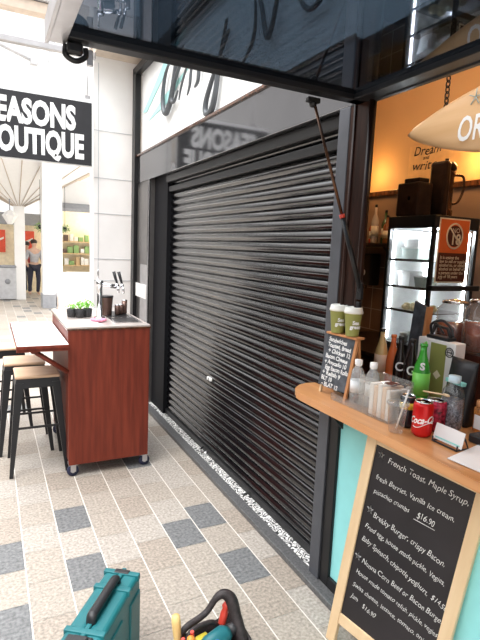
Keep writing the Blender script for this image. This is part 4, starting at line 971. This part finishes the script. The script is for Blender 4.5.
# white screen behind bar
t = thing('cafe_screen', 'low white cafe barrier with chrome posts behind the bar plants', 'barrier', (1.16, 8.0, 0))
MB().use(M['white']).box(-.22, .26, -.02, .02, .12, 1.15, .01).build('panel', t)
for x in (-.24, .28): MB().use(M['chrome']).tube([(x, 0, .02), (x, 0, 1.2)], .018, 10).lathe([(.12, 0), (.12, .015), (.02, .03)], (x, 0, 0), 20).build('post', t)

# ================================================================== LIGHT
w = bpy.data.worlds.new('World'); S.world = w; w.use_nodes = True; nt = w.node_tree
bgn = nt.nodes['Background']
tc = nt.nodes.new('ShaderNodeTexCoord'); sep = nt.nodes.new('ShaderNodeSeparateXYZ'); rp = nt.nodes.new('ShaderNodeValToRGB')
nt.links.new(tc.outputs['Generated'], sep.inputs[0]); nt.links.new(sep.outputs['Z'], rp.inputs['Fac'])
rp.color_ramp.elements[0].position = .30; rp.color_ramp.elements[0].color = (.31, .30, .29, 1)
rp.color_ramp.elements[1].position = .60; rp.color_ramp.elements[1].color = (.78, .79, .81, 1)
e3 = rp.color_ramp.elements.new(.70); e3.color = (.95, .96, .98, 1)
e4 = rp.color_ramp.elements.new(.80); e4.color = (1.75, 1.76, 1.8, 1)
nt.links.new(rp.outputs['Color'], bgn.inputs['Color']); bgn.inputs['Strength'].default_value = 3.1
def light(kind, name, loc, e, col, size=.2, rot=None):
    l = bpy.data.lights.new(name, kind); l.energy = e; l.color = col
    if kind == 'POINT': l.shadow_soft_size = size
    if kind == 'AREA': l.size = size
    if kind == 'SPOT': l.spot_size = math.radians(110); l.shadow_soft_size = size
    if kind == 'SUN': l.angle = size
    o = bpy.data.objects.new(name, l); COL.objects.link(o); o.location = loc
    if rot: o.rotation_euler = rot
    return o
sun = light('SUN', 'soft_sun', (0, 0, 8), 1.1, (1, .97, .92), math.radians(25))
sun.rotation_euler = Vector((.55, .35, -1)).to_track_quat('-Z', 'Y').to_euler()
light('POINT', 'warm_wall_light_left', (3.12, 3.72, 2.36), 3.2, (1, .55, .18), .05)
light('POINT', 'warm_wall_light_right', (3.12, 2.62, 2.36), 4.0, (1, .55, .18), .05)
light('POINT', 'kiosk_ceiling_lamp', (2.0, 1.0, 2.95), 15, (1, .70, .46), .08)
light('POINT', 'kiosk_ceiling_lamp_far', (2.3, 3.0, 2.95), 9, (1, .70, .46), .08)
light('POINT', 'fridge_lamp', (2.80, 2.55, 1.77), 9, (.9, .96, 1), .05)
light('POINT', 'shop_lamp', (3.2, 15.3, 2.4), 40, (1, .85, .6), .2)

# ================================================================== CAMERA
Mx = ((0.8935050564685931, 0.025586051588937817, -0.4483236197537939), (-0.4470249815132764, 0.1454605098574947, -0.8826153782792664), (0.04263073970870127, 0.9890331612418695, 0.1414073053127138))
cd = bpy.data.cameras.new('camera'); cam = bpy.data.objects.new('camera', cd); COL.objects.link(cam)
cam.matrix_world = Matrix.Translation((0, 0, 1.62)) @ Matrix(Mx).to_4x4()
cd.sensor_fit = 'VERTICAL'; cd.sensor_height = 24; cd.lens = 497.554 / 640 * 24; cd.clip_start = .02; cd.clip_end = 300
S.camera = cam
S.view_settings.view_transform = 'Standard'; S.view_settings.look = 'None'; S.view_settings.gamma = 1; S.view_settings.exposure = 0.30
